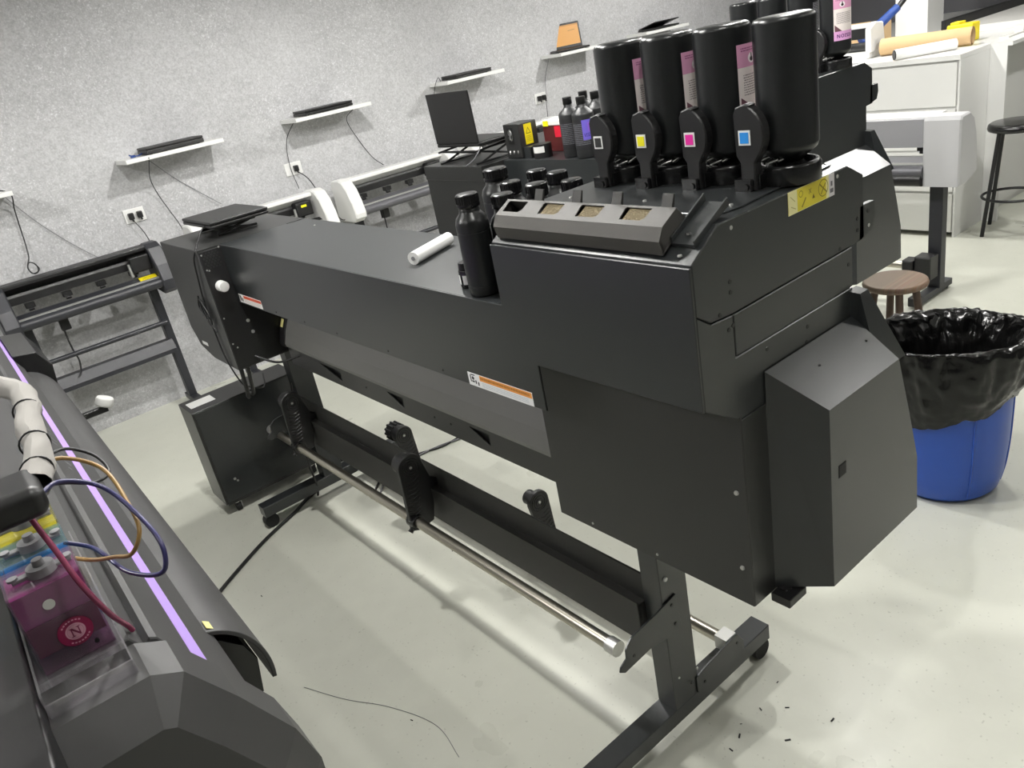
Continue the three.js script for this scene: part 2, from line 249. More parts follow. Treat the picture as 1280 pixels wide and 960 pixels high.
function dock(parent, x, y, zb, inkMat, full, shift = 0) {                     // ring that takes the bottle neck plus the arched clip in front of it
  const z = zb + shift, d = part(parent, 'bottle_dock', [lathe([[0.05, y], [0.056, y], [0.056, y + 0.03], [0.052, y + 0.036], [0.046, y + 0.036], [0.046, y + 0.006], [0.0001, y + 0.006]], 32, x, 0, zb), box(x - 0.075, x - 0.035, y, y + 0.028, z - 0.05, z - 0.012)], M.plasticGloss);
  const F = (pts) => pts.map((p) => [z + p[0], y + p[1]]);
  const clip = [[-0.046, 0.0], [-0.046, 0.05], [-0.054, 0.062], [-0.056, 0.135], [-0.05, 0.147], [-0.03, 0.153], [-0.02, 0.15], ...arcPts(-0.052, 0.098, 0.058, 58, -40, 10), [-0.014, 0.05], [-0.016, 0.0]];
  part(d, 'clip', extX(F(clip), x - 0.084, x - 0.062, 0.0025), M.plastic);
  part(d, 'cradle', (() => { const o = [...arcPts(x, zb, 0.062, 200, 252, 12), ...arcPts(x, zb, 0.0555, 252, 200, 12)]; return extY(o, y + 0.06, y + 0.135, 0.003); })(), M.plastic);
  part(d, 'clip_base', [box(x - 0.092, x - 0.05, y, y + 0.022, z - 0.058, z - 0.018, 0.003), rod([x - 0.095, y + 0.008, z - 0.03], [x - 0.088, y + 0.008, z - 0.03], 0.006, 0.006, 10)], M.plasticGloss);
  part(d, 'spring', [hose([[x - 0.045, y + 0.045, z - 0.03], [x - 0.03, y + 0.05, z - 0.015], [x - 0.036, y + 0.042, z + 0.0], [x - 0.022, y + 0.05, z + 0.012]], 0.004, 6), hose([[x - 0.05, y + 0.04, z - 0.016], [x - 0.04, y + 0.046, z + 0.004]], 0.0035, 6)], M.chrome);
  if (full) { part(d, 'colour_square_border', box(x - 0.0855, x - 0.0842, y + 0.082, y + 0.108, z - 0.045, z - 0.02, 0.0003), M.white); part(d, 'colour_square', box(x - 0.0862, x - 0.0856, y + 0.0855, y + 0.1045, z - 0.0415, z - 0.0235, 0.0001), inkMat); }
  return d;
}
function printer(o) {                                              // o.dx shifts the whole machine, o.hx the head; lz0..lz1 end box, hz0..hz1 head (along z)
  const t = thing('wide_format_printer', o.label, 'printer', 'black wide format printers');
  const X = (p) => p.map((q) => [q[0] + o.dx, q[1]]), HX = (p) => p.map((q) => [q[0] + o.dx + o.hx, q[1]]);
  const { lz0, lz1, hz0, hz1, dx } = o, hx = dx + o.hx, bk = o.back || 1.32;
  // stand
  const legs = [[lz1 - 0.13, 1], [hz1 - 0.365, -1]];
  for (const [z, s] of legs) {
    const z0 = s > 0 ? z : z, zz = [z0, z0 + 0.063];
    const leg = part(t, 'leg', [box(1.085 + dx, 1.18 + dx, 0.11, 0.95, zz[0], zz[1], 0.002)], M.metal);
    const f = part(t, 'foot', box(0.775 + dx, 1.5 + dx, 0.062, 0.112, zz[0], zz[1], 0.002), M.metal);
    for (const cx of [0.8, 1.475]) part(f, 'caster', [rod([cx + dx, 0.032, zz[0] + 0.014], [cx + dx, 0.032, zz[1] - 0.01], 0.032, 0.032, 20), box(cx - 0.02 + dx, cx + 0.02 + dx, 0.04, 0.064, zz[0] + 0.02, zz[1] - 0.02)], M.rubber);
    const oz = s > 0 ? zz[0] - 0.004 : zz[1];
    part(t, 'rear_bracket', ext(X([[1.17, 0.112], [1.375, 0.112], [1.375, 0.15], [1.352, 0.185], [1.33, 0.188], [1.2, 0.172], [1.17, 0.165]]), oz, oz + 0.005, 0.001), M.metal);
    if (s > 0) part(t, 'leg_gusset', ext(X([[1.18, 0.93], [1.31, 0.93], [1.26, 0.78], [1.2, 0.62], [1.18, 0.6]]), zz[0] + 0.02, zz[0] + 0.026, 0.001), M.metal);
    if (o.full) {
      part(t, 'arm_plate', ext(X([[1.13, 0.475], [1.06, 0.462], [0.965, 0.452], [0.942, 0.432], [0.94, 0.405], [0.918, 0.392], [0.914, 0.38], [0.93, 0.368], [1.02, 0.376], [1.05, 0.372], [1.1, 0.36], [1.14, 0.36]]), oz, oz + 0.005, 0.001), M.metal);
      if (s < 0) { for (const [x, y] of [[1.112, 0.452], [1.117, 0.39], [1.15, 0.165], [0.965, 0.397], [1.345, 0.16], [1.2, 0.13]]) screw(t, x + dx, y, oz + 0.004, 'z', M.plastic); screw(t, 1.105 + dx, 0.535, zz[1], 'z', M.white, 1.4); screw(t, 1.11 + dx, 0.21, zz[1], 'z', M.zinc, 0.7); screw(t, 1.18 + dx, 0.19, zz[1], 'z', M.zinc, 0.8); }
    }
  }
  const [lA, lB] = [legs[0][0] + 0.063, legs[1][0]];
  part(t, 'cross_beam', ext(X([[1.06, 0.33], [1.06, 0.455], [1.066, 0.455], [1.066, 0.449], [1.088, 0.449], [1.088, 0.53], [1.094, 0.53], [1.094, 0.33]]), lA, lB), M.trough);
  part(t, 'take_up_tube', rod([0.975 + dx, 0.37, lA - 0.17], [0.975 + dx, 0.37, lB - 0.01], 0.0175, 0.0175, 24), M.steel, 'brushed steel take-up tube');
  for (const z of [lA - 0.175, lB - 0.03]) part(t, 'tube_cap', rod([0.975 + dx, 0.37, z], [0.975 + dx, 0.37, z + 0.032], 0.0215, 0.0215, 20), M.zinc);
  part(t, 'supply_tube', rod([1.33 + dx, 0.165, lA - 0.05], [1.33 + dx, 0.165, lB + 0.04], 0.0175, 0.0175, 20), M.steel);
  part(t, 'tube_cap', box(1.308 + dx, 1.352 + dx, 0.145, 0.188, lB + 0.02, lB + 0.062), M.zinc);
  // beam: long housing
  part(t, 'front_cover', o.full ? extX([[lz1, 1.032], [hz0 + 0.09, 1.032], [hz0 + 0.09, 1.143], [hz1, 1.143], [hz1, 1.4065], [hz0, 1.4065], [hz0, 1.27], [lz1, 1.27]], 0.95 + dx, 0.956 + dx, 0.0012) : ext(X([[0.95, 1.032], [0.95, 1.27], [0.956, 1.27], [0.956, 1.032]]), lz1, hz0 + 0.01), M.metal);
  part(t, 'top_cover', ext(X([[0.956, 1.245], [0.956, 1.27], [bk - 0.085, 1.27], [bk - 0.085, 1.245]]), lz1, hz0 + 0.002), M.metal);
  part(t, 'rear_cover', ext(X([[bk - 0.082, 1.0], [bk - 0.082, 1.2685], [bk, 1.2685], [bk, 1.0]]), lz1, hz0 + 0.01), M.metal);
  part(t, 'chassis', ext(X([[1.13, 0.73], [1.13, 1.1], [1.0, 1.1], [1.0, 1.244], [bk - 0.09, 1.244], [bk - 0.04, 0.73]]), lz1, hz0), M.metal);
  part(t, 'apron', ext(X([[1.15, 0.985], [1.12, 0.95], [1.075, 0.865], [1.058, 0.818], [1.06, 0.805], [1.075, 0.808], [1.13, 0.9], [1.16, 0.97]]), lz1 + 0.055, hz0 - 0.03), M.apron, 'grey sloping media apron');
  if (o.full) {
    const k = (z) => 5.36 - (5.36 - z) * 1.115, tri = [[2.853, 3.01], [3.318, 3.41], [3.747, 3.835]].map(([p, r]) => [[k(p), 0.783], [k(r), 0.783], [k(r) - 0.006, 0.742]]);
    part(t, 'apron_skirt', extX([[lz1 + 0.04, 0.719], [hz0 - 0.03, 0.719], [hz0 - 0.03, 0.812], [lz1 + 0.04, 0.812]], 1.07 + dx, 1.0745 + dx, 0.001, tri), M.metalWarm);
    part(t, 'dark_hole_backing', box(1.084 + dx, 1.125 + dx, 0.728, 0.86, lz1 + 0.02, hz0 - 0.03), M.plastic);  // black block added behind the triangular holes so they read as dark interior
    part(t, 'apron_end_cap', ext(X([[1.15, 0.99], [1.115, 0.952], [1.07, 0.866], [1.054, 0.818], [1.06, 0.8], [1.09, 0.8], [1.16, 0.96]]), lz1 + 0.003, lz1 + 0.055), M.plastic);
    part(t, 'safety_label', (() => { const g = new THREE.BoxGeometry(0.001, 0.034, 0.026); g.rotateZ(-0.48); g.translate(1.084 + dx, 0.896, lz1 + 0.024); return g; })(), M.yellowPale, 'pale yellow label');
    for (const z of [2.62, 2.86, 3.1, 3.42, 3.7]) screw(t, 0.95 + dx, 1.046, z, 'x', M.plastic, 0.7);
    for (const z of [2.93, 3.37, 3.46]) screw(t, 1.07 + dx, 0.762, z, 'x', M.plastic, 0.8);
    for (const z of [2.45, 3.35]) screw(t, bk - 0.06 + dx, 1.268, z, 'y', M.zinc, 0.9);
    const w1 = new THREE.BoxGeometry(0.248, 0.035, 0.0008); w1.rotateY(-Math.PI / 2); w1.translate(0.9494 + dx, 1.0505, 3.941); part(t, 'warning_label', w1, M.warn, 'white warning label with orange band');
    const w2 = new THREE.BoxGeometry(0.228, 0.034, 0.0008); w2.rotateY(-Math.PI / 2); w2.translate(0.9494 + dx, 1.055, 2.38); part(t, 'warning_label', w2, M.warnRed, 'white warning label with red band');
  }
  // end box by the wall
  const eb = o.ex || 0.86;
  part(t, 'end_box', extX([[lz0, 0.88], [lz0 + 0.06, 0.8], [lz0 + 0.2, 0.765], [lz1, 0.765], [lz1, 1.27], [lz0, 1.27]], eb + dx, bk + dx, 0.002), M.metalWarm);
  if (o.full) {
    part(t, 'inner_cheek', box(eb + 0.003 + dx, 1.1 + dx, 0.77, 1.262, lz1, lz1 + 0.003, 0.001), M.plastic);
    const vent = []; for (let i = 0; i < 7; i++) for (let j = 0; j < 5; j++) vent.push(rod([eb + 0.016 + j * 0.013 + (i % 2) * 0.0065 + dx, 1.252 - i * 0.0095, lz1 + 0.002], [eb + 0.016 + j * 0.013 + (i % 2) * 0.0065 + dx, 1.252 - i * 0.0095, lz1 + 0.0045], 0.0042, 0.0042, 6));
    part(t, 'vent_mesh', vent, M.metalWarm);
    part(t, 'knob', lathe([[0.0001, 0.045], [0.018, 0.045], [0.021, 0.041], [0.022, 0.003], [0.019, 0], [0.0001, 0]], 24).rotateX(Math.PI / 2).translate(0.902 + dx, 1.118, lz1 + 0.003), M.white, 'white round end cap');
    part(t, 'paper_label', box(eb - 0.0008 + dx, eb + dx, 0.815, 0.83, lz0 + 0.1, lz0 + 0.17, 0.0002), M.white);
    for (const [x, y] of [[0.87, 1.25], [0.944, 1.262], [0.872, 1.19], [0.88, 1.186], [0.872, 0.99], [0.872, 0.88], [0.885, 0.86]]) screw(t, x + dx, y, lz1 + 0.002, 'z', M.zinc, 0.8);
    for (const [x, y] of [[0.96, 0.95], [0.965, 0.9]]) screw(t, x + dx, y, lz1 + 0.002, 'z', M.zinc, 1.6);
  } else part(t, 'end_box_lid', extX([[lz0 - 0.002, 1.205], [lz1 + 0.002, 1.205], [lz1 + 0.002, 1.272], [lz0 - 0.002, 1.272]], eb - 0.003 + dx, eb + 0.3 + dx, 0.002), M.metalWarm);
  // head at the free end
  const hs = hz1 - 0.002;
  if (o.full) part(t, 'head_cover', ext(HX([[o.full ? 0.9565 : 0.95, 1.321], [o.full ? 0.9565 : 0.95, 1.41], [1.03, 1.457], [1.426, 1.457], [1.483, 1.427], [1.486, 1.297], [1.054, 1.2925], [0.993, 1.2965]]), hz0, hz1, 0.002), M.metal);
  else part(t, 'head_cover', ext(HX([[0.95, 1.143], [0.95, 1.406], [1.03, 1.457], [1.426, 1.457], [1.483, 1.427], [1.486, 1.297], [1.44, 1.294], [1.44, 0.66], [1.056, 0.66], [1.056, 1.08]]), hz0, hz1, 0.002), M.metal);
  part(t, 'hinge_plate', ext(HX([[1.47, 1.367], [1.525, 1.365], [1.529, 1.335], [1.518, 1.307], [1.467, 1.297]]), hz1 - 0.012, hz1, 0.001), M.metal);
  if (o.full) part(t, 'head_body', ext(HX([[o.full ? 0.9565 : 0.95, 1.143], [o.full ? 0.9565 : 0.95, 1.319], [0.993, 1.294], [1.0515, 1.29], [1.0515, 1.2095], [1.44, 1.2095], [1.44, 0.66], [1.056, 0.66], [1.056, 1.08]]), hz0, hz1, 0.0015), M.metal);
  if (o.full) part(t, 'side_panel', ext(HX([[1.054, 1.2115], [1.054, 1.29], [1.44, 1.294], [1.44, 1.2115]]), hz0, hz1, 0.0015), M.metal);
  part(t, 'front_panel', [ext(HX([[1.048, 0.65], [1.048, 1.09], [1.054, 1.09], [1.054, 0.65]]), hz0 - 0.057, hz1 + 0.002, 0.001), ext(HX([[1.05, 0.65], [1.05, 1.085], [1.16, 1.085], [1.16, 0.65]]), hz1, hz1 + 0.003, 0.0008)], M.metalWarm);
  const q = (x, y, z) => [x + hx, y, z + hz1];
  part(t, 'waste_box', loft([[1.12, 0.655], [1.43, 0.655], [1.44, 0.8], [1.436, 0.93], [1.432, 1.1], [1.43, 1.151], [1.127, 1.151]].map((p) => q(p[0], p[1], 0.003)), [[1.176, 0.67], [1.519, 0.67], [1.513, 0.807], [1.475, 0.93], [1.44, 1.035], [1.427, 1.075], [1.174, 1.075]].map((p) => q(p[0], p[1], 0.103))), M.metal, 'wedge shaped service box');
  part(t, 'rear_flap', hexa([q(1.425, 1.03, -0.004), q(1.435, 1.03, 0.06), q(1.54, 1.03, 0.06), q(1.53, 1.03, -0.004), q(1.425, 1.205, -0.004), q(1.432, 1.2, 0.02), q(1.462, 1.2, 0.02), q(1.46, 1.205, -0.004)]), M.metal);
  if (o.full) {
    part(t, 'latch_hole_shade', box(1.17 + hx, 1.196 + hx, 0.84, 0.868, 0, 0.004).translate(0.03, 0.075, hz1 + 0.1005), M.rubber);  // raised dark block standing in for the shade inside the latch hole
    part(t, 'drain_fitting', [rod([1.13 + hx, 0.62, hz1 + 0.02], [1.13 + hx, 0.66, hz1 + 0.02], 0.012), box(1.1 + hx, 1.16 + hx, 0.635, 0.655, hz1 + 0.005, hz1 + 0.05)], M.plastic);
    for (const [x, y] of [[1.232, 1.165], [1.4, 1.15], [1.35, 1.13]]) screw(t, x + hx, y - 0.035, hz1 + 0.05, 'y', M.plastic, 0.6);
    for (const [x, y] of [[1.05, 1.352], [1.05, 1.333], [1.017, 1.303], [1.038, 1.268], [1.05, 1.272], [1.46, 1.345], [1.5, 1.35], [1.46, 1.322], [1.395, 1.303], [1.425, 1.262], [1.275, 1.185], [1.143, 1.19], [1.27, 1.155]]) screw(t, x + hx, y, hs, 'z', M.plastic);
    for (const [x, y] of [[1.064, 1.442], [1.39, 1.446], [1.503, 1.32]]) screw(t, x + hx, y, hs, 'z', M.zinc, 0.9);
    for (const [z, y] of [[hz1 - 0.02, 0.92], [hz1 - 0.02, 0.74]]) screw(t, 1.048 + hx, y, z, 'x', M.zinc, 1.1);
    for (const z of [4.08, 4.29]) screw(t, 1.048 + hx, 0.665, z, 'x', M.zinc, 0.7);
    part(t, 'top_plate', extY([[1.09, hz0 + 0.01], [1.1, hz0 + 0.006], [1.42, hz0 + 0.006], [1.42, hz1 - 0.03], [1.2, hz1 - 0.03], [1.13, hz1 - 0.024], [1.09, hz1 - 0.03], [1.07, hz1 - 0.05], [1.07, hz0 + 0.03]].map((p) => [p[0] + hx, p[1]]), 1.4575, 1.4605, 0.001), M.metal);
    for (const z of [4.09, 4.3, 4.5]) screw(t, 1.13 + hx, 1.4605, z, 'y', M.zinc, 0.8);
    const sg = new THREE.BoxGeometry(0.15, 0.042, 0.0008); sg.translate(1.303 + hx, 1.4355, hz1 + 0.0005); part(t, 'safety_sign', sg, M.yellowSign, 'yellow sign with black pictograms');
  }
  // ink docks along the head
  for (let i = 0; i < 4; i++) { const z = hz1 - 0.044 - (3 - i) * 0.13; dock(t, 1.305 + hx, o.full ? 1.4605 : 1.457, z, M[INKS[i][1]], o.full, [0.022, 0.014, 0.007, 0][i]); }
  return t;
}
const main = printer({ dx: 0, hx: 0, lz0: 1.745, lz1: 2.235, hz0: 4.015, hz1: 4.547, full: true, label: 'large black wide format printer with steel take-up tube and open stand legs' });
// foam tray on the sloping nose of the main printer's head (screwed on: parts of the printer)
{
  const a = V(0.95, 1.406, 0), zs = [4.035, 4.485];
  const tray = part(main, 'foam_tray', [ext([[0.962, 1.42], [0.955, 1.445], [0.966, 1.467], [0.967, 1.4645], [0.96, 1.446], [0.9665, 1.4255], [0.984, 1.437], [1.024, 1.4635], [1.004, 1.486], [1.006, 1.489], [1.03, 1.465], [0.985, 1.434]], zs[0], zs[1], 0.0004), ext([[0.964, 1.424], [0.957, 1.445], [0.968, 1.466], [1.005, 1.487], [1.026, 1.465]], zs[0], zs[0] + 0.003, 0.0004), ext([[0.964, 1.424], [0.957, 1.445], [0.968, 1.466], [1.005, 1.487], [1.026, 1.465]], zs[1] - 0.003, zs[1], 0.0004)], M.tray, 'grey brown tray with foam-filled slots');
  const dirx = [0.04, 0.022], L = Math.hypot(...dirx), ux = dirx[0] / L, uy = dirx[1] / L, nx = -uy, ny = ux;
  const put = (g) => { g.applyMatrix4(new THREE.Matrix4().set(0, ux, nx, 0.966, 0, uy, ny, 1.467, 1, 0, 0, 0, 0, 0, 0, 1)); return g; };   // outline in (z, up the slope), thickness along the slope's normal
  const SL = [4.075, 4.185, 4.292, 4.405], slotO = (z) => [[z - 0.026, 0.012], [z + 0.022, 0.012], [z + 0.029, 0.018], [z + 0.03, 0.041], [z - 0.028, 0.041], [z - 0.03, 0.036]];
  part(tray, 'slotted_top', put(ext([[zs[0], 0], [zs[1], 0], [zs[1], L + 0.001], [zs[0], L + 0.001]], -0.0025, 0, 0.0004, SL.map(slotO))), M.tray);
  SL.forEach((z, i) => { if (i) part(tray, 'foam_block', put(ext([[z - 0.024, 0.008], [z + 0.034, 0.008], [z + 0.034, 0.043], [z - 0.024, 0.043]], -0.02, -0.003, 0.002)), M.foam, 'brown foam'); });
  for (const z of [4.13, 4.24, 4.345, 4.462]) part(tray, 'tab', ext([[1.004, 1.48], [1.016, 1.51], [1.019, 1.509], [1.012, 1.478]], z - 0.012, z + 0.012, 0.0006), M.trough);
  part(main, 'tray_bracket', [ext([[0.985, 1.43], [0.982, 1.436], [1.075, 1.482], [1.08, 1.475]], 4.487, 4.535, 0.001), ext([[0.985, 1.43], [0.982, 1.446], [1.075, 1.495], [1.08, 1.478]], 4.485, 4.489, 0.0008), ext([[0.985, 1.43], [0.982, 1.442], [1.075, 1.49], [1.08, 1.478]], 4.532, 4.536, 0.0008)], M.metal);
  for (const z of [4.035, 4.515]) screw(main, 0.968, 1.4195, z, 'y', M.zinc, 0.9);
  screw(main, 1.0, 1.447, 4.51, 'y', M.chrome, 1.1); screw(main, 0.975, 1.424, 4.045, 'y', M.chrome, 1.2);
}
// media roller holders clamped to the two tubes
function rollerHolder(xa, ya, z, ax, ay, plate, rollR, rollL, big) {
  const p = part(main, 'roller_holder', [ext(plate, z - 0.009, z + 0.009, 0.002)], M.plastic, 'black ribbed plastic media roller holder');
  part(p, 'clamp', [rod([xa, ya, z - 0.022], [xa, ya, z + 0.022], 0.026, 0.026, 18), rod([xa - 0.03, ya - 0.03, z], [xa - 0.015, ya - 0.018, z], 0.01, 0.008, 10)], M.plasticGloss);
  const cog = []; const n = 12;
  cog.push(rod([ax, ay, z - rollL], [ax, ay, z - 0.008], rollR, rollR, 24));
  if (big) for (let i = 0; i < n; i++) { const a = i / n * Math.PI * 2; cog.push(rod([ax + Math.cos(a) * rollR, ay + Math.sin(a) * rollR, z - rollL], [ax + Math.cos(a) * rollR, ay + Math.sin(a) * rollR, z - rollL * 0.45], 0.006, 0.006, 6)); }
  part(p, 'roller', cog, M.plastic);
  part(p, 'axle_pin', rod([ax, ay, z + 0.008], [ax, ay, z + 0.0115], 0.0055, 0.0045, 12), M.zinc);
  const ribs = []; const r = seeded(7);
  for (let i = 0; i < 3; i++) { const q = new THREE.TorusGeometry(0.014 + i * 0.009, 0.0016, 5, 22); q.translate(ax, ay, z + 0.0092); ribs.push(q.toNonIndexed()); }
  const dxy = [xa - ax, ya - ay], L = Math.hypot(...dxy), d = [dxy[0] / L, dxy[1] / L];
  for (let i = 0; i < 9; i++) { const s = 0.05 + i * 0.0155; if (s > L - 0.01) break; const c = [ax + d[0] * s, ay + d[1] * s]; for (const k of [-1, 1]) ribs.push(rod([c[0], c[1], z + 0.0092], [c[0] + k * 0.024, c[1] + 0.008, z + 0.0092], 0.0016, 0.0016, 5)); }
  part(p, 'rib_pattern', ribs, M.plasticGloss);
}
{
  for (const z of [2.292, 3.236]) {
    const plate = [[0.95, 0.345], [0.958, 0.55], ...arcPts(1.004, 0.57, 0.046, 180, 20, 10), [1.058, 0.53], [1.066, 0.5], [1.085, 0.488], [1.086, 0.4575], [1.058, 0.457], [1.056, 0.4], [1.04, 0.342], [0.985, 0.33]];
    rollerHolder(0.975, 0.37, z, 1.004, 0.568, plate, 0.036, 0.055, false);
  }
  for (const z of [2.63, 3.5]) {
    const plate = [[1.305, 0.145], [1.262, 0.36], ...arcPts(1.302, 0.368, 0.041, 180, 10, 10), [1.352, 0.2], [1.352, 0.145]];
    rollerHolder(1.33, 0.165, z, 1.302, 0.368, plate, z < 3 ? 0.036 : 0.026, z < 3 ? 0.085 : 0.05, z < 3);
  }
}
settle(main, 1.13, 0, 3.2);
const second = printer({ dx: 1.36, hx: 0.25, lz0: 1.85, lz1: 2.335, hz0: 3.17, hz1: 3.702, back: 1.75, ex: 0.82, label: 'smaller black wide format printer standing between the large printer and the white drawer desk' });
settle(second, 2.6, 0, 2.8);
// ink bottles hanging in the docks
const face = (x, z) => Math.atan2(5.36 - z, 0 - x) * 180 / Math.PI;
for (let i = 0; i < 4; i++) {
  const z = 4.503 - (3 - i) * 0.13, x = 1.305, f = face(x, z);
  supplyBottle(x, 1.4605, z, `black upside-down ink bottle behind the ${INKS[i][0]} square clip of the large printer`, 'ink bottles on the large printer', i < 3 ? [f - 26 - 105, f - 26] : [f - 215, f - 105]);
}
for (let i = 0; i < 4; i++) {
  const z = 3.658 - (3 - i) * 0.13, x = 1.305 + 1.61, f = face(x, z);
  supplyBottle(x, 1.457, z, i === 3 ? 'upside-down ink bottle with a large pink label at the outer end of the smaller printer' : i === 2 ? 'upside-down ink bottle with a narrow black and white label on the smaller printer' : 'plain black upside-down ink bottle in the dock row of the smaller printer', 'ink bottles on the smaller printer', i === 3 ? [f - 80, f + 6] : i === 2 ? [f - 90, f - 20, M.stripLabel] : null);
}

// ------------------------------------------------------------------ third printer: the one with the lilac stripe, in the foreground
{
  const t = thing('striped_printer', 'black printer with a lilac stripe, clear ink tanks and looped hoses', 'printer');
  const za = 1.9, zb = 4.41;
  part(t, 'main_body', ext([[-0.62, 0.8], [-0.62, 1.2], [-0.56, 1.222], [0.028, 1.222], [0.04, 1.2], [0.048, 1.209], [0.056, 1.204], [0.118, 1.078], [0.09, 1.04], [0.06, 0.8]], za, zb, 0.002), M.stripedBody);
  part(t, 'front_strip', ext([[0.1, 1.0], [0.118, 1.076], [0.133, 1.046], [0.115, 1.0]], za + 0.5, zb + 0.02, 0.001), M.stripedBody);
  const n = [Math.cos(Math.atan2(0.062, 0.126)), Math.sin(Math.atan2(0.062, 0.126))];
  const on = (s, h) => [0.056 + 0.062 * s + n[0] * h, 1.204 - 0.126 * s + n[1] * h];
  part(t, 'lilac_stripe', ext([on(0.46, -0.001), on(0.46, 0.0008), on(0.68, 0.0008), on(0.68, -0.001)], za + 0.01, zb, 0.0002), M.lilac, 'lilac stripe');
  const marks = []; for (let i = 0; i < 9; i++) { const z = 3.27 + i * 0.045, s0 = 0.16 + (i % 3) * 0.04, s1 = 0.3 + (i % 2) * 0.06; marks.push(ext([on(s0, -0.0005), on(s0, 0.0006), on(s1, 0.0006), on(s1, -0.0005)], z, z + 0.008, 0.0001)); }
  part(t, 'raised_lettering', marks, M.cableGrey, 'faint grey raised lettering');
  const ap = []; for (let i = 0; i <= 16; i++) { const a = (78 - i * 5.6) * Math.PI / 180; ap.push([0.098 + 0.1 * Math.cos(a), 0.945 + 0.122 * Math.sin(a)]); } const apIn = ap.map((p) => [0.098 + (p[0] - 0.098) * 0.93, 0.945 + (p[1] - 0.945) * 0.94]).reverse();
  part(t, 'apron', toCreasedNormals(ext([...ap, ...apIn], za, zb - 0.17, 0.001), 0.5), M.stripedBody, 'curved grey apron');
  part(t, 'apron_support', ext([[0.08, 0.86], [0.1, 1.03], [0.112, 1.045], [0.14, 1.03], [0.168, 1.0], [0.18, 0.965], [0.17, 0.9]], za, zb - 0.18, 0.001), M.plasticGloss);
  part(t, 'yellow_label', (() => { const g = new THREE.BoxGeometry(0.02, 0.001, 0.024); g.rotateZ(-0.7); g.translate(0.136, 1.0575, zb - 0.19); return g; })(), M.yellowPale);
  part(t, 'end_cap', ext([[-0.62, 0.45], [-0.62, 1.2], [-0.58, 1.232], [0.03, 1.232], [0.062, 1.214], [0.104, 1.142], [0.15, 1.05], [0.166, 0.985], [0.15, 0.45]], zb - 0.01, zb + 0.15, 0.042), M.stripedBody);
  part(t, 'side_cover', rbox(-0.62, -0.072, 1.16, 1.262, zb - 0.24, zb + 0.3, 0.004), M.plastic);
  part(t, 'stand', [box(-0.4, -0.3, 0.08, 0.8, za + 0.3, za + 0.36), box(-0.4, -0.3, 0.08, 0.8, zb - 0.3, zb - 0.24), box(-0.65, 0.05, 0.0, 0.08, za + 0.3, za + 0.36), box(-0.65, 0.05, 0.0, 0.08, zb - 0.3, zb - 0.24), box(-0.37, -0.33, 0.3, 0.36, za + 0.3, zb - 0.3)], M.stripedBody);
  screw(t, 0.04, 1.05, zb + 0.15, 'z', M.chrome, 1.1); screw(t, -0.03, 1.03, zb + 0.15, 'z', M.zinc, 1); 
  screw(t, 0.1, 1.118, zb - 0.01, 'y', M.zinc, 0.6);
  // clear tank tray and the ink tanks in it
  part(t, 'tank_tray', [box(-0.07, 0.022, 1.222, 1.225, 4.1, 4.5, 0.0005), box(-0.07, -0.0675, 1.222, 1.262, 4.1, 4.5, 0.0005), box(0.0205, 0.0225, 1.222, 1.25, 4.1, 4.5, 0.0005), box(-0.07, 0.022, 1.222, 1.25, 4.497, 4.5, 0.0005)], M.acrylic, 'clear acrylic tray');
  const tank = (z, ink, wall, lvl, logo) => {
    const g = part(t, 'ink_tank', [box(-0.063, 0.016, 1.2255, 1.228, z - 0.066, z, 0.0005), box(-0.063, -0.061, 1.2255, 1.334, z - 0.066, z, 0.0005), box(0.014, 0.016, 1.2255, 1.334, z - 0.066, z, 0.0005), box(-0.061, 0.014, 1.228, 1.334, z - 0.002, z, 0.0005), box(-0.061, 0.014, 1.228, 1.334, z - 0.066, z - 0.064, 0.0005), box(-0.063, 0.016, 1.334, 1.3365, z - 0.066, z, 0.0005)], wall, 'translucent plastic ink tank');
    part(g, 'ink', box(-0.0605, 0.0135, logo ? 1.247 : 1.2285, lvl, z - 0.0635, z - 0.0025, 0.0005), ink); if (logo) part(g, 'ink_film', box(-0.0605, 0.0135, lvl + 0.0005, 1.331, z - 0.0635, z - 0.0025, 0.0005), M.inkFilm);
    part(g, 'cap', [rod([-0.02, 1.336, z - 0.03], [-0.02, 1.346, z - 0.03], 0.017, 0.015, 20), rod([-0.02, 1.346, z - 0.03], [-0.02, 1.354, z - 0.03], 0.007, 0.006, 12), box(-0.052, 0.012, 1.3365, 1.341, z - 0.036, z - 0.024, 0.001), rod([-0.05, 1.341, z - 0.03], [-0.05, 1.344, z - 0.03], 0.006), rod([0.008, 1.341, z - 0.03], [0.008, 1.344, z - 0.03], 0.006)], M.greyPlate);
    if (logo) {
      const c = new THREE.CircleGeometry(0.019, 32); c.translate(-0.017, 1.262, z + 0.0006); part(g, 'logo', c, M.letterLogo, 'round dark pink logo with a letter N');
      part(g, 'paper_dot', rod([-0.028, 1.309, z], [-0.028, 1.309, z + 0.0008], 0.0065), M.offwhite);
      part(g, 'bolt', rod([-0.002, 1.238, z], [-0.002, 1.238, z + 0.003], 0.0026), M.plastic);
    }
  };
  tank(4.404, M.inkMagenta, M.acrylicPink, 1.288, true); tank(4.326, M.inkCyan, M.acrylicBlue, 1.31, false); tank(4.248, M.inkYellow, M.acrylicYellow, 1.32, false);
  // hose bundle and its black end block
  part(t, 'hose_block', rbox(-0.36, 0.018, 1.418, 1.455, 4.345, 4.428, 0.014, 4), M.plastic, 'black rounded hose block');
  part(t, 'block_post', box(-0.33, -0.29, 1.22, 1.41, 4.4, 4.45, 0.002), M.plastic);
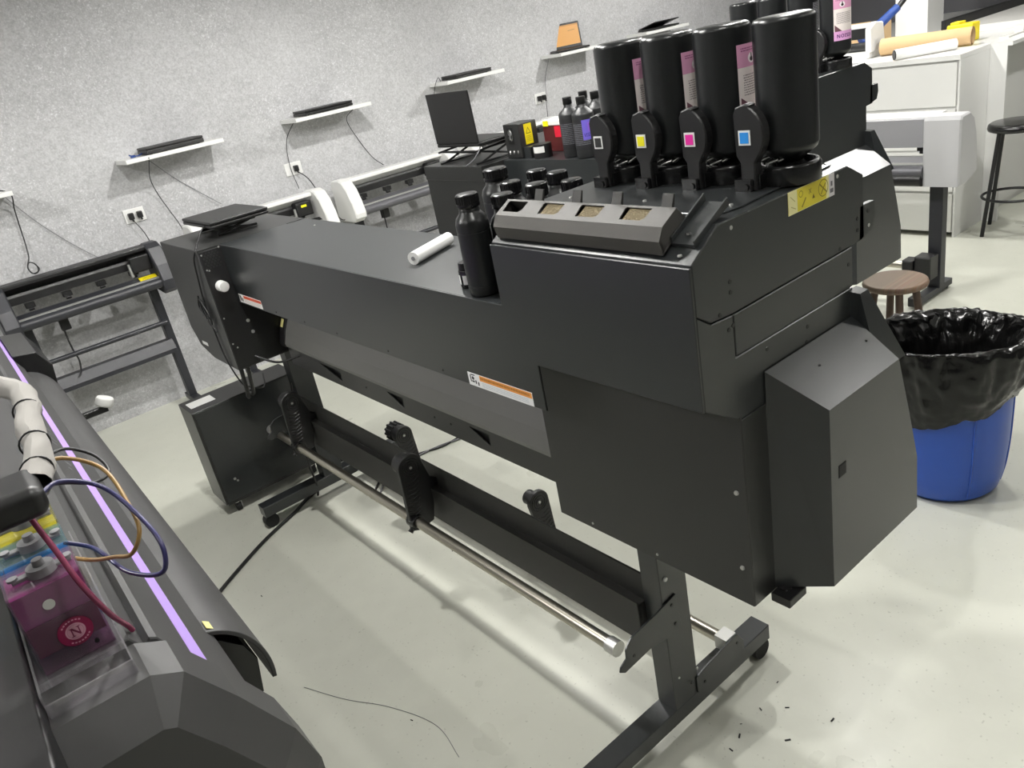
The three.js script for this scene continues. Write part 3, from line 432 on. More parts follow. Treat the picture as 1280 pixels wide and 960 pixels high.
  const wrap = part(t, 'wrapped_hose', (() => { const c = new THREE.CatmullRomCurve3([V(0.012, 1.435, 4.37), V(0.028, 1.44, 4.29), V(0.036, 1.448, 4.18), V(0.046, 1.45, 4.07), V(0.04, 1.45, 3.98), V(0.0, 1.45, 3.9), V(-0.07, 1.44, 3.84)]); const g = new THREE.TubeGeometry(c, 60, 0.0165, 12); const p = g.attributes.position; for (let i = 0; i < p.count; i++) { const k = 1 + 0.0016 * noise.noise(p.getX(i) * 60, p.getY(i) * 60, p.getZ(i) * 26); p.setXYZ(i, p.getX(i) + 0.004 * noise.noise(p.getX(i) * 50, p.getY(i) * 50, p.getZ(i) * 22), p.getY(i) + 0.004 * noise.noise(p.getX(i) * 50 + 7, p.getY(i) * 50, p.getZ(i) * 22), p.getZ(i)); } g.computeVertexNormals(); return g.toNonIndexed(); })(), M.cloth, 'hose bundle wrapped in dirty white tape');
  [4.33, 4.25, 4.12].forEach((z, i) => { const g = new THREE.TorusGeometry(0.0174, 0.0013, 6, 20); g.translate([0.02, 0.031, 0.041][i], [1.4375, 1.4435, 1.4495][i], z); part(t, 'cable_tie', g.toNonIndexed(), M.plastic); });
  part(t, 'brown_hose', hose([[0.0, 1.43, 4.35], [0.02, 1.43, 4.31], [0.046, 1.428, 4.29], [0.082, 1.405, 4.31], [0.09, 1.375, 4.38], [0.085, 1.355, 4.43], [0.07, 1.332, 4.425], [0.052, 1.318, 4.385], [0.03, 1.308, 4.345], [0.012, 1.31, 4.32]], 0.0027, 7, 80), M.hoseBrown, 'amber hose loop');
  part(t, 'blue_hose', hose([[0.005, 1.43, 4.4], [0.033, 1.43, 4.372], [0.07, 1.405, 4.37], [0.09, 1.375, 4.41], [0.098, 1.345, 4.47], [0.09, 1.32, 4.475], [0.06, 1.302, 4.41], [0.036, 1.31, 4.315], [0.012, 1.32, 4.29]], 0.0029, 7, 80), M.hoseBlue, 'dark blue hose loop');
  part(t, 'black_hose', hose([[0.0, 1.43, 4.34], [0.03, 1.43, 4.28], [0.06, 1.422, 4.25], [0.085, 1.405, 4.265], [0.091, 1.39, 4.3], [0.07, 1.395, 4.33], [0.04, 1.41, 4.33], [0.01, 1.425, 4.345]], 0.0022, 7, 70), M.cable);
  part(t, 'pink_hose', hose([[-0.008, 1.425, 4.375], [-0.005, 1.405, 4.392], [0.002, 1.37, 4.412], [0.009, 1.33, 4.432], [0.022, 1.27, 4.42], [0.034, 1.225, 4.39], [0.036, 1.215, 4.385]], 0.0034, 9, 50), M.hosePink, 'pink hose');
  part(t, 'guide_bracket', box(0.06, 0.335, 0.725, 0.75, 1.94, 1.965, 0.003), M.plastic);
  part(t, 'guide_knob', lathe([[0.0001, 0], [0.03, 0], [0.034, 0.006], [0.034, 0.03], [0.028, 0.038], [0.0001, 0.04]], 24).rotateZ(-0.5).translate(0.325, 0.75, 1.953), M.white, 'white round knob');
  // far end piece next to the wall cutter
  part(t, 'front_catch', ext([[0.09, 0.98], [0.1, 1.13], [0.17, 1.12], [0.2, 1.06], [0.19, 0.98], [0.16, 0.93]], za + 0.0, za + 0.4, 0.003), M.plasticGloss);
  for (const c of t.children) c.position.sub(V(0.093, 0, 4.43));
  t.position.set(0.093, 0, 4.43); t.rotation.y = -0.0228;
}

// ------------------------------------------------------------------ bottles and small things on the large printer
const capRidges = (x, y, z, r, h) => { const g = []; for (let i = 0; i < 28; i++) { const a = i / 28 * Math.PI * 2; g.push(rod([x + Math.cos(a) * r, y, z + Math.sin(a) * r], [x + Math.cos(a) * r, y + h, z + Math.sin(a) * r], 0.0011, 0.0011, 4)); } return g; };
function inkBottle(x, y, z, h, r, label, group, wide) {
  const t = thing('refill_bottle', label, 'bottle', group), cr = wide ? 0.031 : 0.0255, s = h - (wide ? 0.052 : 0.055);
  part(t, 'body', lathe([[0.0001, 0], [r - 0.006, 0], [r - 0.001, 0.004], [r, 0.022], [r - 0.0015, 0.0235], [r - 0.0015, 0.0255], [r, 0.027], [r, s - 0.03], [r - 0.0012, s - 0.029], [r - 0.0012, s - 0.027], [r, s - 0.026], [r, s - 0.01], [r - 0.004, s + 0.003], [r - 0.013, s + 0.013], [cr - 0.002, s + 0.019], [cr - 0.003, s + 0.03], [0.0001, s + 0.03]], 36, x, y, z), M.bottle);
  const c = part(t, 'cap', [lathe([[0.0001, h], [cr - 0.003, h], [cr, h - 0.003], [cr, h - 0.021], [cr + 0.001, h - 0.0215], [cr + 0.001, h - 0.029], [cr - 0.003, h - 0.03]], 28, x, y, z), ...capRidges(x, y + h - 0.02, z, cr, 0.016)], M.plasticGloss);
  settle(t, x, y, z);
}
[[0.995, 3.903, 0.231, 'tallest plain black refill bottle, outermost of the cluster beside the paper roll'], [1.06, 3.945, 0.215, 'plain black refill bottle tucked against the corner of the foam tray'],
  [1.195, 3.807, 0.206, null], [1.313, 3.77, 0.205, null], [1.166, 3.938, 0.211, null], [1.295, 3.868, 0.206, null], [1.263, 3.952, 0.196, null]]
  .forEach(([x, z, h, l]) => inkBottle(x, 1.27, z, h, 0.038, l || 'plain black refill bottle in the middle of the cluster on the large printer', 'black refill bottles on the large printer'));
inkBottle(1.225, 1.27, 3.714, 0.23, 0.044, 'black refill bottle with an extra wide cap in the cluster on the large printer', 'black refill bottles on the large printer', true);
{
  const t = thing('small_jar', 'small black and white jar standing beside the tallest refill bottle', 'jar'), x = 1.012, z = 3.818;
  part(t, 'body', lathe([[0.0001, 0], [0.02, 0], [0.0225, 0.003], [0.0225, 0.042], [0.019, 0.046], [0.0001, 0.046]], 24, x, 1.27, z), M.plasticGloss);
  part(t, 'lid', rod([x, 1.316, z], [x, 1.331, z], 0.021, 0.019, 20), M.plasticGloss);
  part(t, 'paper_label', curvedLabel(x, z, 0.0229, 110, 165, 1.28, 1.303), M.white); part(t, 'paper_label', curvedLabel(x, z, 0.0229, 185, 205, 1.28, 1.303), M.white);
  settle(t, x, 1.27, z);
}
{
  const t = thing('paper_roll', 'short white rolled paper lying on top of the large printer', 'paper roll');
  const a = [1.07, 1.2885, 3.475], b = [1.245, 1.2885, 3.4];
  part(t, 'roll', rod(a, b, 0.0185, 0.0185, 14), M.white); part(t, 'core', rod([1.068, 1.2885, 3.476], [1.0695, 1.2885, 3.4755], 0.006, 0.006, 12), M.greyPlate);
  settle(t, 1.16, 1.27, 3.44);
}
// ------------------------------------------------------------------ laptops
function laptop(x, y, z, turn, open, label, o = {}) {                // x,z centre of the base; local front faces +z
  const t = thing('laptop', label, 'laptop', o.group), w = o.w || 0.34, d = o.d || 0.235, hh = o.h || 0.02;
  part(t, 'base', rbox(-w / 2, w / 2, 0.003, hh, -d / 2, d / 2, 0.006), o.m || M.laptop);
  part(t, 'feet', [-1, 1].flatMap((a) => [-1, 1].map((b) => rod([a * (w / 2 - 0.03), 0, b * (d / 2 - 0.03)], [a * (w / 2 - 0.03), 0.004, b * (d / 2 - 0.03)], 0.008))), M.rubber);
  if (open) {
    part(t, 'keyboard', box(-w / 2 + 0.02, w / 2 - 0.02, hh - 0.0005, hh + 0.0012, -d / 2 + 0.025, d / 2 - 0.09, 0.0003), M.laptopDark);
    const lid = new THREE.Group(); const g = rbox(-w / 2, w / 2, 0, d, -0.008, 0, 0.004); g.rotateX(-(open - 90) * Math.PI / 180); g.translate(0, hh, -d / 2 + 0.008);
    const lm = part(t, 'lid', g, o.m || M.laptop);
    const s = new THREE.BoxGeometry(w - 0.026, d - 0.04, 0.001); s.translate(0, d / 2 + 0.004, 0.0008); s.rotateX(-(open - 90) * Math.PI / 180); s.translate(0, hh, -d / 2 + 0.008);
    part(lm, 'screen', s, o.screen || M.laptopDark);
  } else part(t, 'lid', rbox(-w / 2, w / 2, hh + 0.001, hh + 0.014, -d / 2, d / 2, 0.005), o.m || M.laptop);
  t.position.set(x, y, z); t.rotation.y = turn; if (o.tilt) t.rotation.z = o.tilt; return t;
}
M.orangeScreen = new THREE.MeshStandardMaterial({ color: 0x000000, emissive: 0xffffff, emissiveIntensity: 1, emissiveMap: canvasTex(320, 200, (g, w, h) => { g.fillStyle = '#e0a04a'; g.fillRect(0, 0, w, h); g.fillStyle = '#c98a3c'; g.fillRect(0, 0, w, 14); g.strokeStyle = '#8a5f26'; g.lineWidth = 4; g.beginPath(); g.moveTo(210, 62); g.lineTo(280, 56); g.stroke(); }), roughness: 0.4 });
// open stand + laptop on the large printer's end box
function laptopStand(x, y, z, turn, w, d, h0, h1, label) {
  const t = thing('laptop_stand', label, 'laptop stand');
  for (const s of [-1, 1]) part(t, 'side_leg', [rod([s * w / 2, 0.006, -d / 2], [s * w / 2, 0.006, d / 2], 0.005), rod([s * w / 2, 0.006, -d / 2], [s * w / 2, h1, d / 2 - 0.02], 0.005), rod([s * w / 2, h0, -d / 2], [s * w / 2, h1, d / 2], 0.005), rod([s * w / 2, 0.006, d / 2 - 0.03], [s * w / 2, h0, -d / 2], 0.005)], M.plastic);
  part(t, 'cross_bar', rod([-w / 2, h1, d / 2 - 0.02], [w / 2, h1, d / 2 - 0.02], 0.005), M.plastic); part(t, 'cross_bar', rod([-w / 2, h0, -d / 2], [w / 2, h0, -d / 2], 0.005), M.plastic);
  t.position.set(x, y, z); t.rotation.y = turn; return t;
}
laptopStand(1.1, 1.27, 1.94, Math.PI / 2, 0.22, 0.17, 0.034, 0.034, 'small black folding laptop stand on the large printer');
laptop(1.1, 1.31, 1.94, Math.PI / 2, 0, 'closed black laptop on a stand on the far end of the large printer', { w: 0.36, d: 0.25, h: 0.016, m: M.laptopDark });
solo('laptop_cable', [hose([[0.985, 1.325, 2.04], [0.955, 1.315, 2.06], [0.92, 1.29, 2.1], [0.87, 1.276, 2.2], [0.853, 1.24, 2.19], [0.852, 1.15, 2.15], [0.852, 1.05, 2.12], [0.852, 0.9, 2.12], [0.853, 0.8, 2.14], [0.87, 0.7, 2.16], [0.93, 0.62, 2.05], [1.0, 0.575, 2.0], [1.08, 0.565, 1.8]], 0.0035, 6, 90), hose([[0.85, 1.07, 2.07], [0.848, 1.02, 2.04], [0.848, 0.97, 2.1], [0.848, 1.0, 2.13], [0.848, 1.06, 2.08], [0.846, 1.0, 2.08], [0.846, 0.95, 2.13], [0.846, 0.99, 2.15], [0.846, 1.05, 2.1], [0.846, 0.98, 2.12], [0.846, 0.93, 2.17]], 0.0035, 6, 80)], M.cable, 'thin black cable tied in a bundle on the end box of the large printer', 'cable');
// second printer: laptop on a stand, open, its back towards the aisle
laptopStand(2.33, 1.272, 2.12, -Math.PI / 2, 0.3, 0.25, 0.075, 0.06, 'black wire laptop stand on the smaller printer');
laptop(2.33, 1.352, 2.13, Math.PI / 2, 92, 'open black laptop on the smaller printer, its lid back facing the aisle', { w: 0.345, d: 0.235, m: M.laptopDark });
solo('laptop_cable', hose([[2.24, 1.36, 2.28], [2.22, 1.34, 2.29], [2.19, 1.3, 2.27], [2.178, 1.275, 2.22]], 0.003), M.cableGrey, 'grey cable hanging from the laptop on the smaller printer', 'cable');
{
  const t = thing('print_head_unit', 'black metal unit with a chrome oval and a yellow warning label on the smaller printer', 'equipment'), x = 2.335;
  part(t, 'body', [rbox(x, x + 0.11, 1.273, 1.425, 2.345, 2.455, 0.004)], M.metalWarm);
  part(t, 'foot_plate', box(x + 0.01, x + 0.11, 1.27, 1.32, 2.455, 2.505, 0.002), M.metal);
  const e = new THREE.SphereGeometry(0.5, 24, 14); e.scale(0.012, 0.056, 0.03); e.translate(x, 1.375, 2.39); part(t, 'chrome_window', e, M.chrome);
  part(t, 'window_recess', box(x - 0.001, x + 0.001, 1.337, 1.41, 2.37, 2.412, 0.0003), M.laptopDark);
  for (const z of [2.372, 2.4, 2.43]) part(t, 'nozzle', lathe([[0.0001, 0.016], [0.003, 0.015], [0.005, 0.006], [0.004, 0], [0.0001, 0]], 12, x - 0.001, 1.292, z), M.chrome);
  const s = new THREE.BoxGeometry(0.045, 0.09, 0.001); s.translate(x + 0.055, 1.372, 2.4556); part(t, 'warning_label', s, M.yellowWarn, 'yellow warning label');
  settle(t, x + 0.06, 1.272, 2.42);
}
{
  const t = thing('supply_box', 'dark red and white supply box with a bright red patch', 'box');
  part(t, 'carton', rbox(2.475, 2.6, 1.27, 1.385, 2.46, 2.635, 0.004), M.maroon); part(t, 'lid', rbox(2.473, 2.602, 1.386, 1.41, 2.458, 2.637, 0.004), M.white);
  part(t, 'red_patch', box(2.4735, 2.4745, 1.335, 1.384, 2.54, 2.6, 0.0003), M.red); part(t, 'yellow_flap', box(2.471, 2.4725, 1.385, 1.409, 2.47, 2.505, 0.0003), M.yellowSq);
  settle(t, 2.54, 1.27, 2.55);
}
{
  const t = thing('tape_roll', 'black roll with a white paper band lying before the red supply box', 'roll');
  part(t, 'roll', rod([2.37, 1.27, 2.56], [2.37, 1.33, 2.56], 0.042, 0.042, 28), M.plastic); part(t, 'paper_band', curvedLabel(2.37, 2.56, 0.0426, 120, 200, 1.295, 1.322), M.white);
  settle(t, 2.37, 1.27, 2.56);
}
function labelBottle(x, z, label, purple) {
  const t = thing('labelled_bottle', label, 'bottle', 'labelled bottles on the smaller printer'), r = 0.046, y = 1.2705, f = face(x, z);
  part(t, 'body', lathe([[0.0001, 0], [r - 0.004, 0], [r, 0.004], [r, 0.03], [r - 0.001, 0.031], [r, 0.033], [r, 0.172], [r - 0.003, 0.182], [0.022, 0.2], [0.0175, 0.207], [0.0175, 0.22], [0.0001, 0.22]], 32, x, y, z), M.bottleInk);
  part(t, 'cap', [lathe([[0.0001, 0.244], [0.0185, 0.244], [0.0195, 0.242], [0.0195, 0.215], [0.0001, 0.215]], 24, x, y, z)], M.plastic);
  part(t, 'printed_sleeve', curvedLabel(x, z, r + 0.0004, f - 30, f + 75, y + 0.035, y + 0.16), M.smallPrint);
  if (purple) part(t, 'purple_label', curvedLabel(x, z, r + 0.0008, f - 60, f + 12, y + 0.075, y + 0.155), M.purpleLabel, 'purple label');
  settle(t, x, y, z);
}
labelBottle(2.385, 2.75, 'black bottle with small print beside the red supply box', false);
labelBottle(2.362, 2.856, 'black bottle with a purple label', true);
labelBottle(2.535, 2.692, 'black bottle half hidden behind the purple-labelled bottle', false); labelBottle(2.495, 2.805, 'black bottle half hidden behind the purple-labelled bottle', false);
// ------------------------------------------------------------------ wall shelves with laptops, outlets and cables
const shelves = [[-0.02, 0.585, 1.515], [1.195, 1.79, 1.53], [2.29, 2.868, 1.54], [3.53, 4.078, 1.553], [4.68, 5.2, 1.565], [5.72, 6.3, 1.575]];
const shelfWords = ['white wall shelf end above the black cutter', 'white wall shelf holding the thick dark closed laptop', 'white wall shelf holding the slim closed laptop', 'white wall shelf holding the closed laptop above the lid-up laptop', 'white wall shelf holding the laptop with an orange screen', 'white wall shelf holding the laptop behind the ink bottles'];
shelves.forEach(([a, b, y], i) => solo('wall_shelf', box(a, b, y - 0.012, y + 0.012, 0, 0.25, 0.002), M.whiteGloss, shelfWords[i], 'shelf', 'white shelves on the plaster wall'));
laptop(1.505, 1.542, 0.13, 0, 0, 'thick dark brown closed laptop on a wall shelf', { w: 0.35, d: 0.2, h: 0.028 });
laptop(2.56, 1.552, 0.13, 0, 0, 'slim black closed laptop on a wall shelf', { w: 0.36, d: 0.2, h: 0.022, m: M.laptopDark });
laptop(3.8, 1.565, 0.13, 0, 0, 'flat grey black closed laptop on the shelf above the lid-up laptop', { w: 0.34, d: 0.2, h: 0.016 });
laptop(4.9, 1.577, 0.12, -0.45, 100, 'open laptop with an orange screen on a wall shelf', { w: 0.3, d: 0.2, h: 0.018, m: M.laptopDark, screen: M.orangeScreen });
laptop(6.02, 1.587, 0.13, 0, 12, 'nearly closed grey laptop on the shelf behind the ink bottles', { w: 0.34, d: 0.2, h: 0.018 });
{
  const t = thing('adapter_lead', 'blue network lead curled on the shelf next to the thick laptop', 'lead');
  part(t, 'lead', hose([[1.335, 1.556, 0.12], [1.3, 1.548, 0.14], [1.28, 1.55, 0.12], [1.26, 1.56, 0.1]], 0.0035), M.blueTool); part(t, 'plug', box(1.265, 1.29, 1.542, 1.556, 0.09, 0.12, 0.002), M.blueTool); settle(t, 1.29, 1.542, 0.12);
}
[[1.19, 1.212, 'white double outlet plate below the thick dark laptop', 2], [2.285, 1.232, 'white outlet plate below the slim closed laptop', 1], [4.6, 1.26, 'white outlet plate below the orange-screen laptop', 2]].forEach(([x, y, l, n]) => {
  const t = thing('wall_outlet', l, 'outlet', 'wall outlets'); part(t, 'plate', rbox(x - 0.062, x + 0.062, y - 0.042, y + 0.042, 0, 0.009, 0.003), M.whiteGloss);
  for (let k = 0; k < n; k++) { const px = x + (n === 2 ? (k ? 0.026 : -0.026) : 0.012); part(t, 'plug', [rbox(px - 0.015, px + 0.015, y - 0.02, y + 0.02, 0.009, 0.04, 0.005), rod([px, y - 0.01, 0.03], [px, y - 0.03, 0.045], 0.006)], M.plastic); }
  settle(t, x, y, 0);
});
const wires = [
  ['cable', [[1.325, 1.53, 0.255], [1.33, 1.4, 0.1], [1.36, 1.3, 0.03], [1.39, 1.2, 0.025], [1.42, 1.1, 0.03], [1.43, 1.02, 0.05]], 0.0026, 'dark cable dropping from the shelf of the thick laptop'],
  ['cableGrey', [[1.35, 1.52, 0.1], [1.5, 1.36, 0.01], [1.62, 1.24, 0.012], [1.72, 1.14, 0.03]], 0.0022, 'thin grey wire running aslant from the thick laptop to the white cutter'],
  ['cable', [[1.165, 1.185, 0.045], [1.2, 1.1, 0.04], [1.215, 1.0, 0.04], [1.2, 0.9, 0.05]], 0.0026, 'black cord hanging from the double outlet plate by the black cutter'],
  ['cable', [[2.3, 1.54, 0.2], [2.27, 1.42, 0.06], [2.26, 1.25, 0.02], [2.265, 1.1, 0.05]], 0.0026, 'black cable dropping from the near end of the slim laptop shelf'],
  ['cable', [[2.75, 1.53, 0.2], [2.76, 1.46, 0.04], [2.82, 1.32, 0.015], [2.9, 1.16, 0.03], [2.94, 1.1, 0.08]], 0.0026, 'black cable slanting from the slim laptop shelf to the white cutter'],
  ['cable', [[2.3, 1.205, 0.045], [2.35, 1.15, 0.05], [2.4, 1.02, 0.06], [2.43, 0.9, 0.12], [2.46, 0.83, 0.2], [2.5, 0.86, 0.22]], 0.0035, 'thick black power cord from the outlet to the nearer white cutter'],
  ['cable', [[0.5, 1.535, 0.1], [0.56, 1.53, 0.12], [0.59, 1.5, 0.1], [0.585, 1.42, 0.03], [0.575, 1.32, 0.02], [0.565, 1.22, 0.02], [0.55, 1.14, 0.03], [0.525, 1.1, 0.05], [0.53, 1.06, 0.09], [0.56, 1.065, 0.1], [0.565, 1.1, 0.08], [0.54, 1.12, 0.06], [0.52, 1.09, 0.07], [0.54, 1.055, 0.1], [0.57, 1.075, 0.1], [0.56, 1.11, 0.07]], 0.0035, 'black cable coiled and hanging from a shelf end onto the black cutter'],
  ['cableGrey', [[0.56, 1.5, 0.02], [0.68, 1.3, 0.012], [0.82, 1.12, 0.012], [0.95, 0.98, 0.02]], 0.002, 'thin grey blue wire beside the shelf end above the black cutter'],
  ['cable', [[3.56, 1.57, 0.12], [3.54, 1.6, 0.13], [3.51, 1.58, 0.14], [3.51, 1.5, 0.08], [3.53, 1.38, 0.02], [3.54, 1.2, 0.03]], 0.0026, 'black cable looping off the shelf above the lid-up laptop'],
  ['cableGrey', [[4.72, 1.55, 0.05], [4.68, 1.4, 0.012], [4.64, 1.28, 0.04]], 0.0025, 'thin wire from the orange-screen laptop to its outlet'],
  ['cable', [[4.62, 1.24, 0.05], [4.6, 1.1, 0.06], [4.58, 0.9, 0.05]], 0.0026, 'black cord hanging below the outlet of the orange-screen laptop'],
];
for (const [m, p, r, l] of wires) solo('wall_cable', hose(p, r, 6), M[m], l, 'cable', 'cables on the plaster wall');

// ------------------------------------------------------------------ vinyl cutters
function cutter(o) {                                               // local frame: length along x, front towards +z, base on the floor
  const t = thing('vinyl_cutter', o.label, 'cutter', o.group), L = o.len, s = o.s || 1, yb = o.yb, h = L / 2;
  const capM = o.cap, F = (p) => p.map((q) => [q[0] * s, yb + q[1] * s]);
  const cw = (o.cw || 0.085);
  const capProf = o.backRound ? [[0.1, 0.0], [0.1, 0.272], [0.09, 0.287], [0.02, 0.29], [-0.02, 0.262], [-0.045, 0.2], [-0.062, 0.12], [-0.07, 0.05], [-0.066, 0.03], [0.02, 0.0]] : o.round ? [[-0.12, 0.02], [-0.12, 0.25], [-0.1, 0.285], [0.0, 0.29], [0.05, 0.275], [0.1, 0.22], [0.135, 0.14], [0.155, 0.06], [0.15, 0.03], [0.1, 0.0], [-0.08, 0.0]] : [[-0.11, 0.03], [-0.11, 0.27], [-0.09, 0.285], [-0.01, 0.285], [0.04, 0.26], [0.1, 0.16], [0.13, 0.07], [0.12, 0.01], [0.06, -0.02], [-0.06, -0.01]];
  for (const k of [-1, 1]) part(t, 'end_cap', extX(F(capProf), k < 0 ? -h : h - cw, k < 0 ? -h + cw : h, 0.008), capM);
  const a = -h + cw - 0.005, b = h - cw + 0.005;
  part(t, 'top_rail', extX(F([[-0.1, 0.215], [-0.1, 0.278], [-0.005, 0.278], [0.0, 0.27], [0.0, 0.255], [-0.06, 0.215]]), a, b, 0.001), o.rail);
  part(t, 'carriage_rail', extX(F([[-0.09, 0.158], [-0.09, 0.215], [-0.045, 0.215], [-0.04, 0.2], [-0.04, 0.158]]), a, b, 0.001), M.plastic);
  part(t, 'platen', extX(F([[-0.03, 0.085], [-0.03, 0.102], [0.03, 0.11], [0.085, 0.09], [0.085, 0.08]]), a, b, 0.001), o.platen);
  part(t, 'edge_strip', extX(F([[0.074, 0.092], [0.076, 0.0965], [0.088, 0.091], [0.088, 0.086]]), a, b, 0.0005), M.zinc);
  part(t, 'front_roller', rod([a, yb + 0.058 * s, 0.085 * s], [b, yb + 0.058 * s, 0.085 * s], 0.03 * s, 0.03 * s, 20), o.roller);
  part(t, 'rear_panel', extX(F([[-0.04, 0.02], [-0.04, 0.06], [0.05, 0.07], [0.05, 0.02]]), a, b, 0.001), o.platen);
  for (const f of [-0.62, -0.2, 0.2, 0.6]) part(t, 'pinch_roller', [box(f * h - 0.025, f * h + 0.025, yb + 0.125 * s, yb + 0.152 * s, -0.06 * s, -0.015 * s, 0.003), rod([f * h - 0.014, yb + 0.118 * s, -0.03 * s], [f * h + 0.014, yb + 0.118 * s, -0.03 * s], 0.01, 0.01, 12)], M.plastic);
  const cx = o.carriage ?? h - 0.17;
  const c = part(t, 'carriage', [rbox(cx - 0.055, cx + 0.06, yb + 0.14 * s, yb + 0.235 * s, -0.05 * s, 0.025 * s, 0.008), rod([cx - 0.045, yb + 0.13 * s, 0.0], [cx - 0.045, yb + 0.225 * s, 0.0], 0.014, 0.014, 14)], M.plastic);
  part(c, 'tool_holder', rod([cx - 0.062, yb + 0.12 * s, 0.005], [cx - 0.062, yb + 0.2 * s, 0.005], 0.011, 0.009, 12), M.zinc);
  if (o.yellow) part(t, 'yellow_label', (() => { const g = new THREE.BoxGeometry(0.1, 0.001, 0.042); g.rotateX(0.33); g.translate(h - cw - 0.055, yb + 0.1035, 0.054); return g; })(), M.yellowWarn, 'yellow and white label');
  if (o.bright) part(c, 'yellow_mark', box(cx - 0.02, cx + 0.02, yb + 0.2 * s, yb + 0.215 * s, 0.025 * s, 0.027 * s, 0.0003), M.yellowSq);
  const lx = h - (o.inset || 0.12);
  for (const k of [-1, 1]) {
    part(t, 'leg', extX([[-0.1, 0.05], [-0.1, yb + 0.01], [-0.04, yb + 0.01], [-0.04, 0.05]].map((q) => [q[0] + (o.lz || 0), q[1]]), k * lx - (o.lw || 0.024), k * lx + (o.lw || 0.024), 0.003), M.cutterDark);
    const f = part(t, 'foot', box(k * lx - 0.026, k * lx + 0.026, 0.02, 0.055, -0.16, 0.24, 0.004), M.cutterDark);
    part(f, 'foot_cap', [rbox(k * lx - 0.028, k * lx + 0.028, 0.016, 0.07, 0.2, 0.262, 0.008)], o.capEnd || M.plastic);
    part(f, 'caster', [-0.13, 0.21].map((z) => rod([k * lx - 0.012, 0.018, z], [k * lx + 0.012, 0.018, z], 0.018, 0.018, 14)), M.rubber);
  }
  if (!o.plain) {
    part(t, 'tie_bar', rod([-lx, 0.575, 0.0], [lx, 0.575, 0.0], 0.015, 0.015, 12), M.cutterDark);
    part(t, 'lower_beam', extX([[-0.09, 0.375], [-0.09, 0.455], [-0.03, 0.455], [0.0, 0.4], [0.0, 0.375]], -lx, lx, 0.004), M.cutterDark);
    part(t, 'motor_box', box(-0.42 * h, -0.42 * h + 0.05, yb - 0.05, yb + 0.02, -0.03, 0.02, 0.003), M.plastic);
    part(t, 'power_lead', hose([[-0.4 * h, yb - 0.05, 0], [-0.4 * h, yb - 0.16, 0], [-0.38 * h, yb - 0.26, -0.02], [-0.45 * h, yb - 0.34, -0.02], [-0.7 * h, yb - 0.36, -0.03]], 0.005), M.cable);
  }
  t.position.set(o.x, 0, o.z); t.rotation.y = o.turn || 0; return t;
}
cutter({ x: 0.735, z: 0.235, len: 0.95, yb: 0.775, inset: 0.115, cap: M.cutterDark, rail: M.plastic, platen: M.cutterDark, roller: M.cutterDark, yellow: true, capEnd: M.white, label: 'black vinyl cutter on a black stand against the wall', carriage: 0.33 });
cutter({ x: 1.87, z: 0.24, len: 0.94, yb: 0.805, round: true, cap: M.whiteGloss, rail: M.whiteGloss, platen: M.plastic, roller: M.rollerGrey, bright: true, label: 'white vinyl cutter by the wall half hidden behind the large printer', group: 'white cutters along the plaster wall' });
cutter({ x: 2.95, z: 0.24, len: 0.97, yb: 0.815, round: true, cap: M.whiteGloss, rail: M.whiteGloss, platen: M.rollerGrey, roller: M.rollerGrey, carriage: 0.3, label: 'white vinyl cutter by the wall behind the lid-up laptop', group: 'white cutters along the plaster wall' });
cutter({ x: 4.06, z: 0.24, len: 0.95, yb: 0.83, round: true, cap: M.whiteGloss, rail: M.whiteGloss, platen: M.plastic, roller: M.rollerGrey, label: 'white vinyl cutter by the wall behind the red supply box', group: 'white cutters along the plaster wall' });
{
  const rc = cutter({ x: 4.42, z: 2.86, turn: -Math.PI / 2, len: 1.32, yb: 0.655, s: 1.25, cw: 0.19, inset: 0.16, lz: 0.06, backRound: true, plain: true, lw: 0.036, cap: M.coverShaded, rail: M.whiteGloss, platen: M.greyPlate, roller: M.rollerGrey, label: 'large white vinyl cutter with a broad white end cover beside the drawer desk', carriage: -0.3 });
  part(rc, 'front_window', extX([[0.02, 0.84], [0.025, 0.84], [0.02, 0.985], [0.0, 0.99]], -0.5, 0.48, 0.001), M.greyPlate, 'grey window panel');
  part(rc, 'media_roller', rod([-0.5, 0.69, 0.12], [0.47, 0.69, 0.12], 0.035, 0.035, 20), M.plastic);
  part(rc, 'rear_tube', rod([-0.5, 0.2, 0.1], [0.48, 0.2, 0.1], 0.022, 0.022, 16), M.steel);
  part(rc, 'tube_bracket', [box(0.44, 0.53, 0.13, 0.26, 0.03, 0.13, 0.006), box(0.38, 0.44, 0.17, 0.24, 0.06, 0.15, 0.006)], M.plastic);
}
{
  const t = thing('tabletop_cutter', 'small white and black tabletop cutter on the drawer desk', 'cutter'), y = 1.172;
  for (const z of [1.98, 2.24]) part(t, 'end_cap', ext([[5.72, y + 0.04], [5.72, y + 0.2], [5.8, y + 0.235], [5.9, y + 0.22], [5.93, y + 0.04]], z, z + 0.04, 0.006), M.whiteGloss);
  part(t, 'rail', box(5.78, 5.88, y + 0.13, y + 0.2, 1.98, 2.27, 0.004), M.plastic); part(t, 'roller', rod([5.76, y + 0.08, 1.98], [5.76, y + 0.08, 2.27], 0.03, 0.03, 16), M.plastic); part(t, 'cover', box(5.79, 5.9, y + 0.2, y + 0.225, 1.99, 2.27, 0.004), M.whiteGloss);
  part(t, 'base', box(5.74, 5.9, y, y + 0.05, 2.0, 2.26, 0.004), M.whiteGloss);
  settle(t, 5.82, y, 2.13);
}
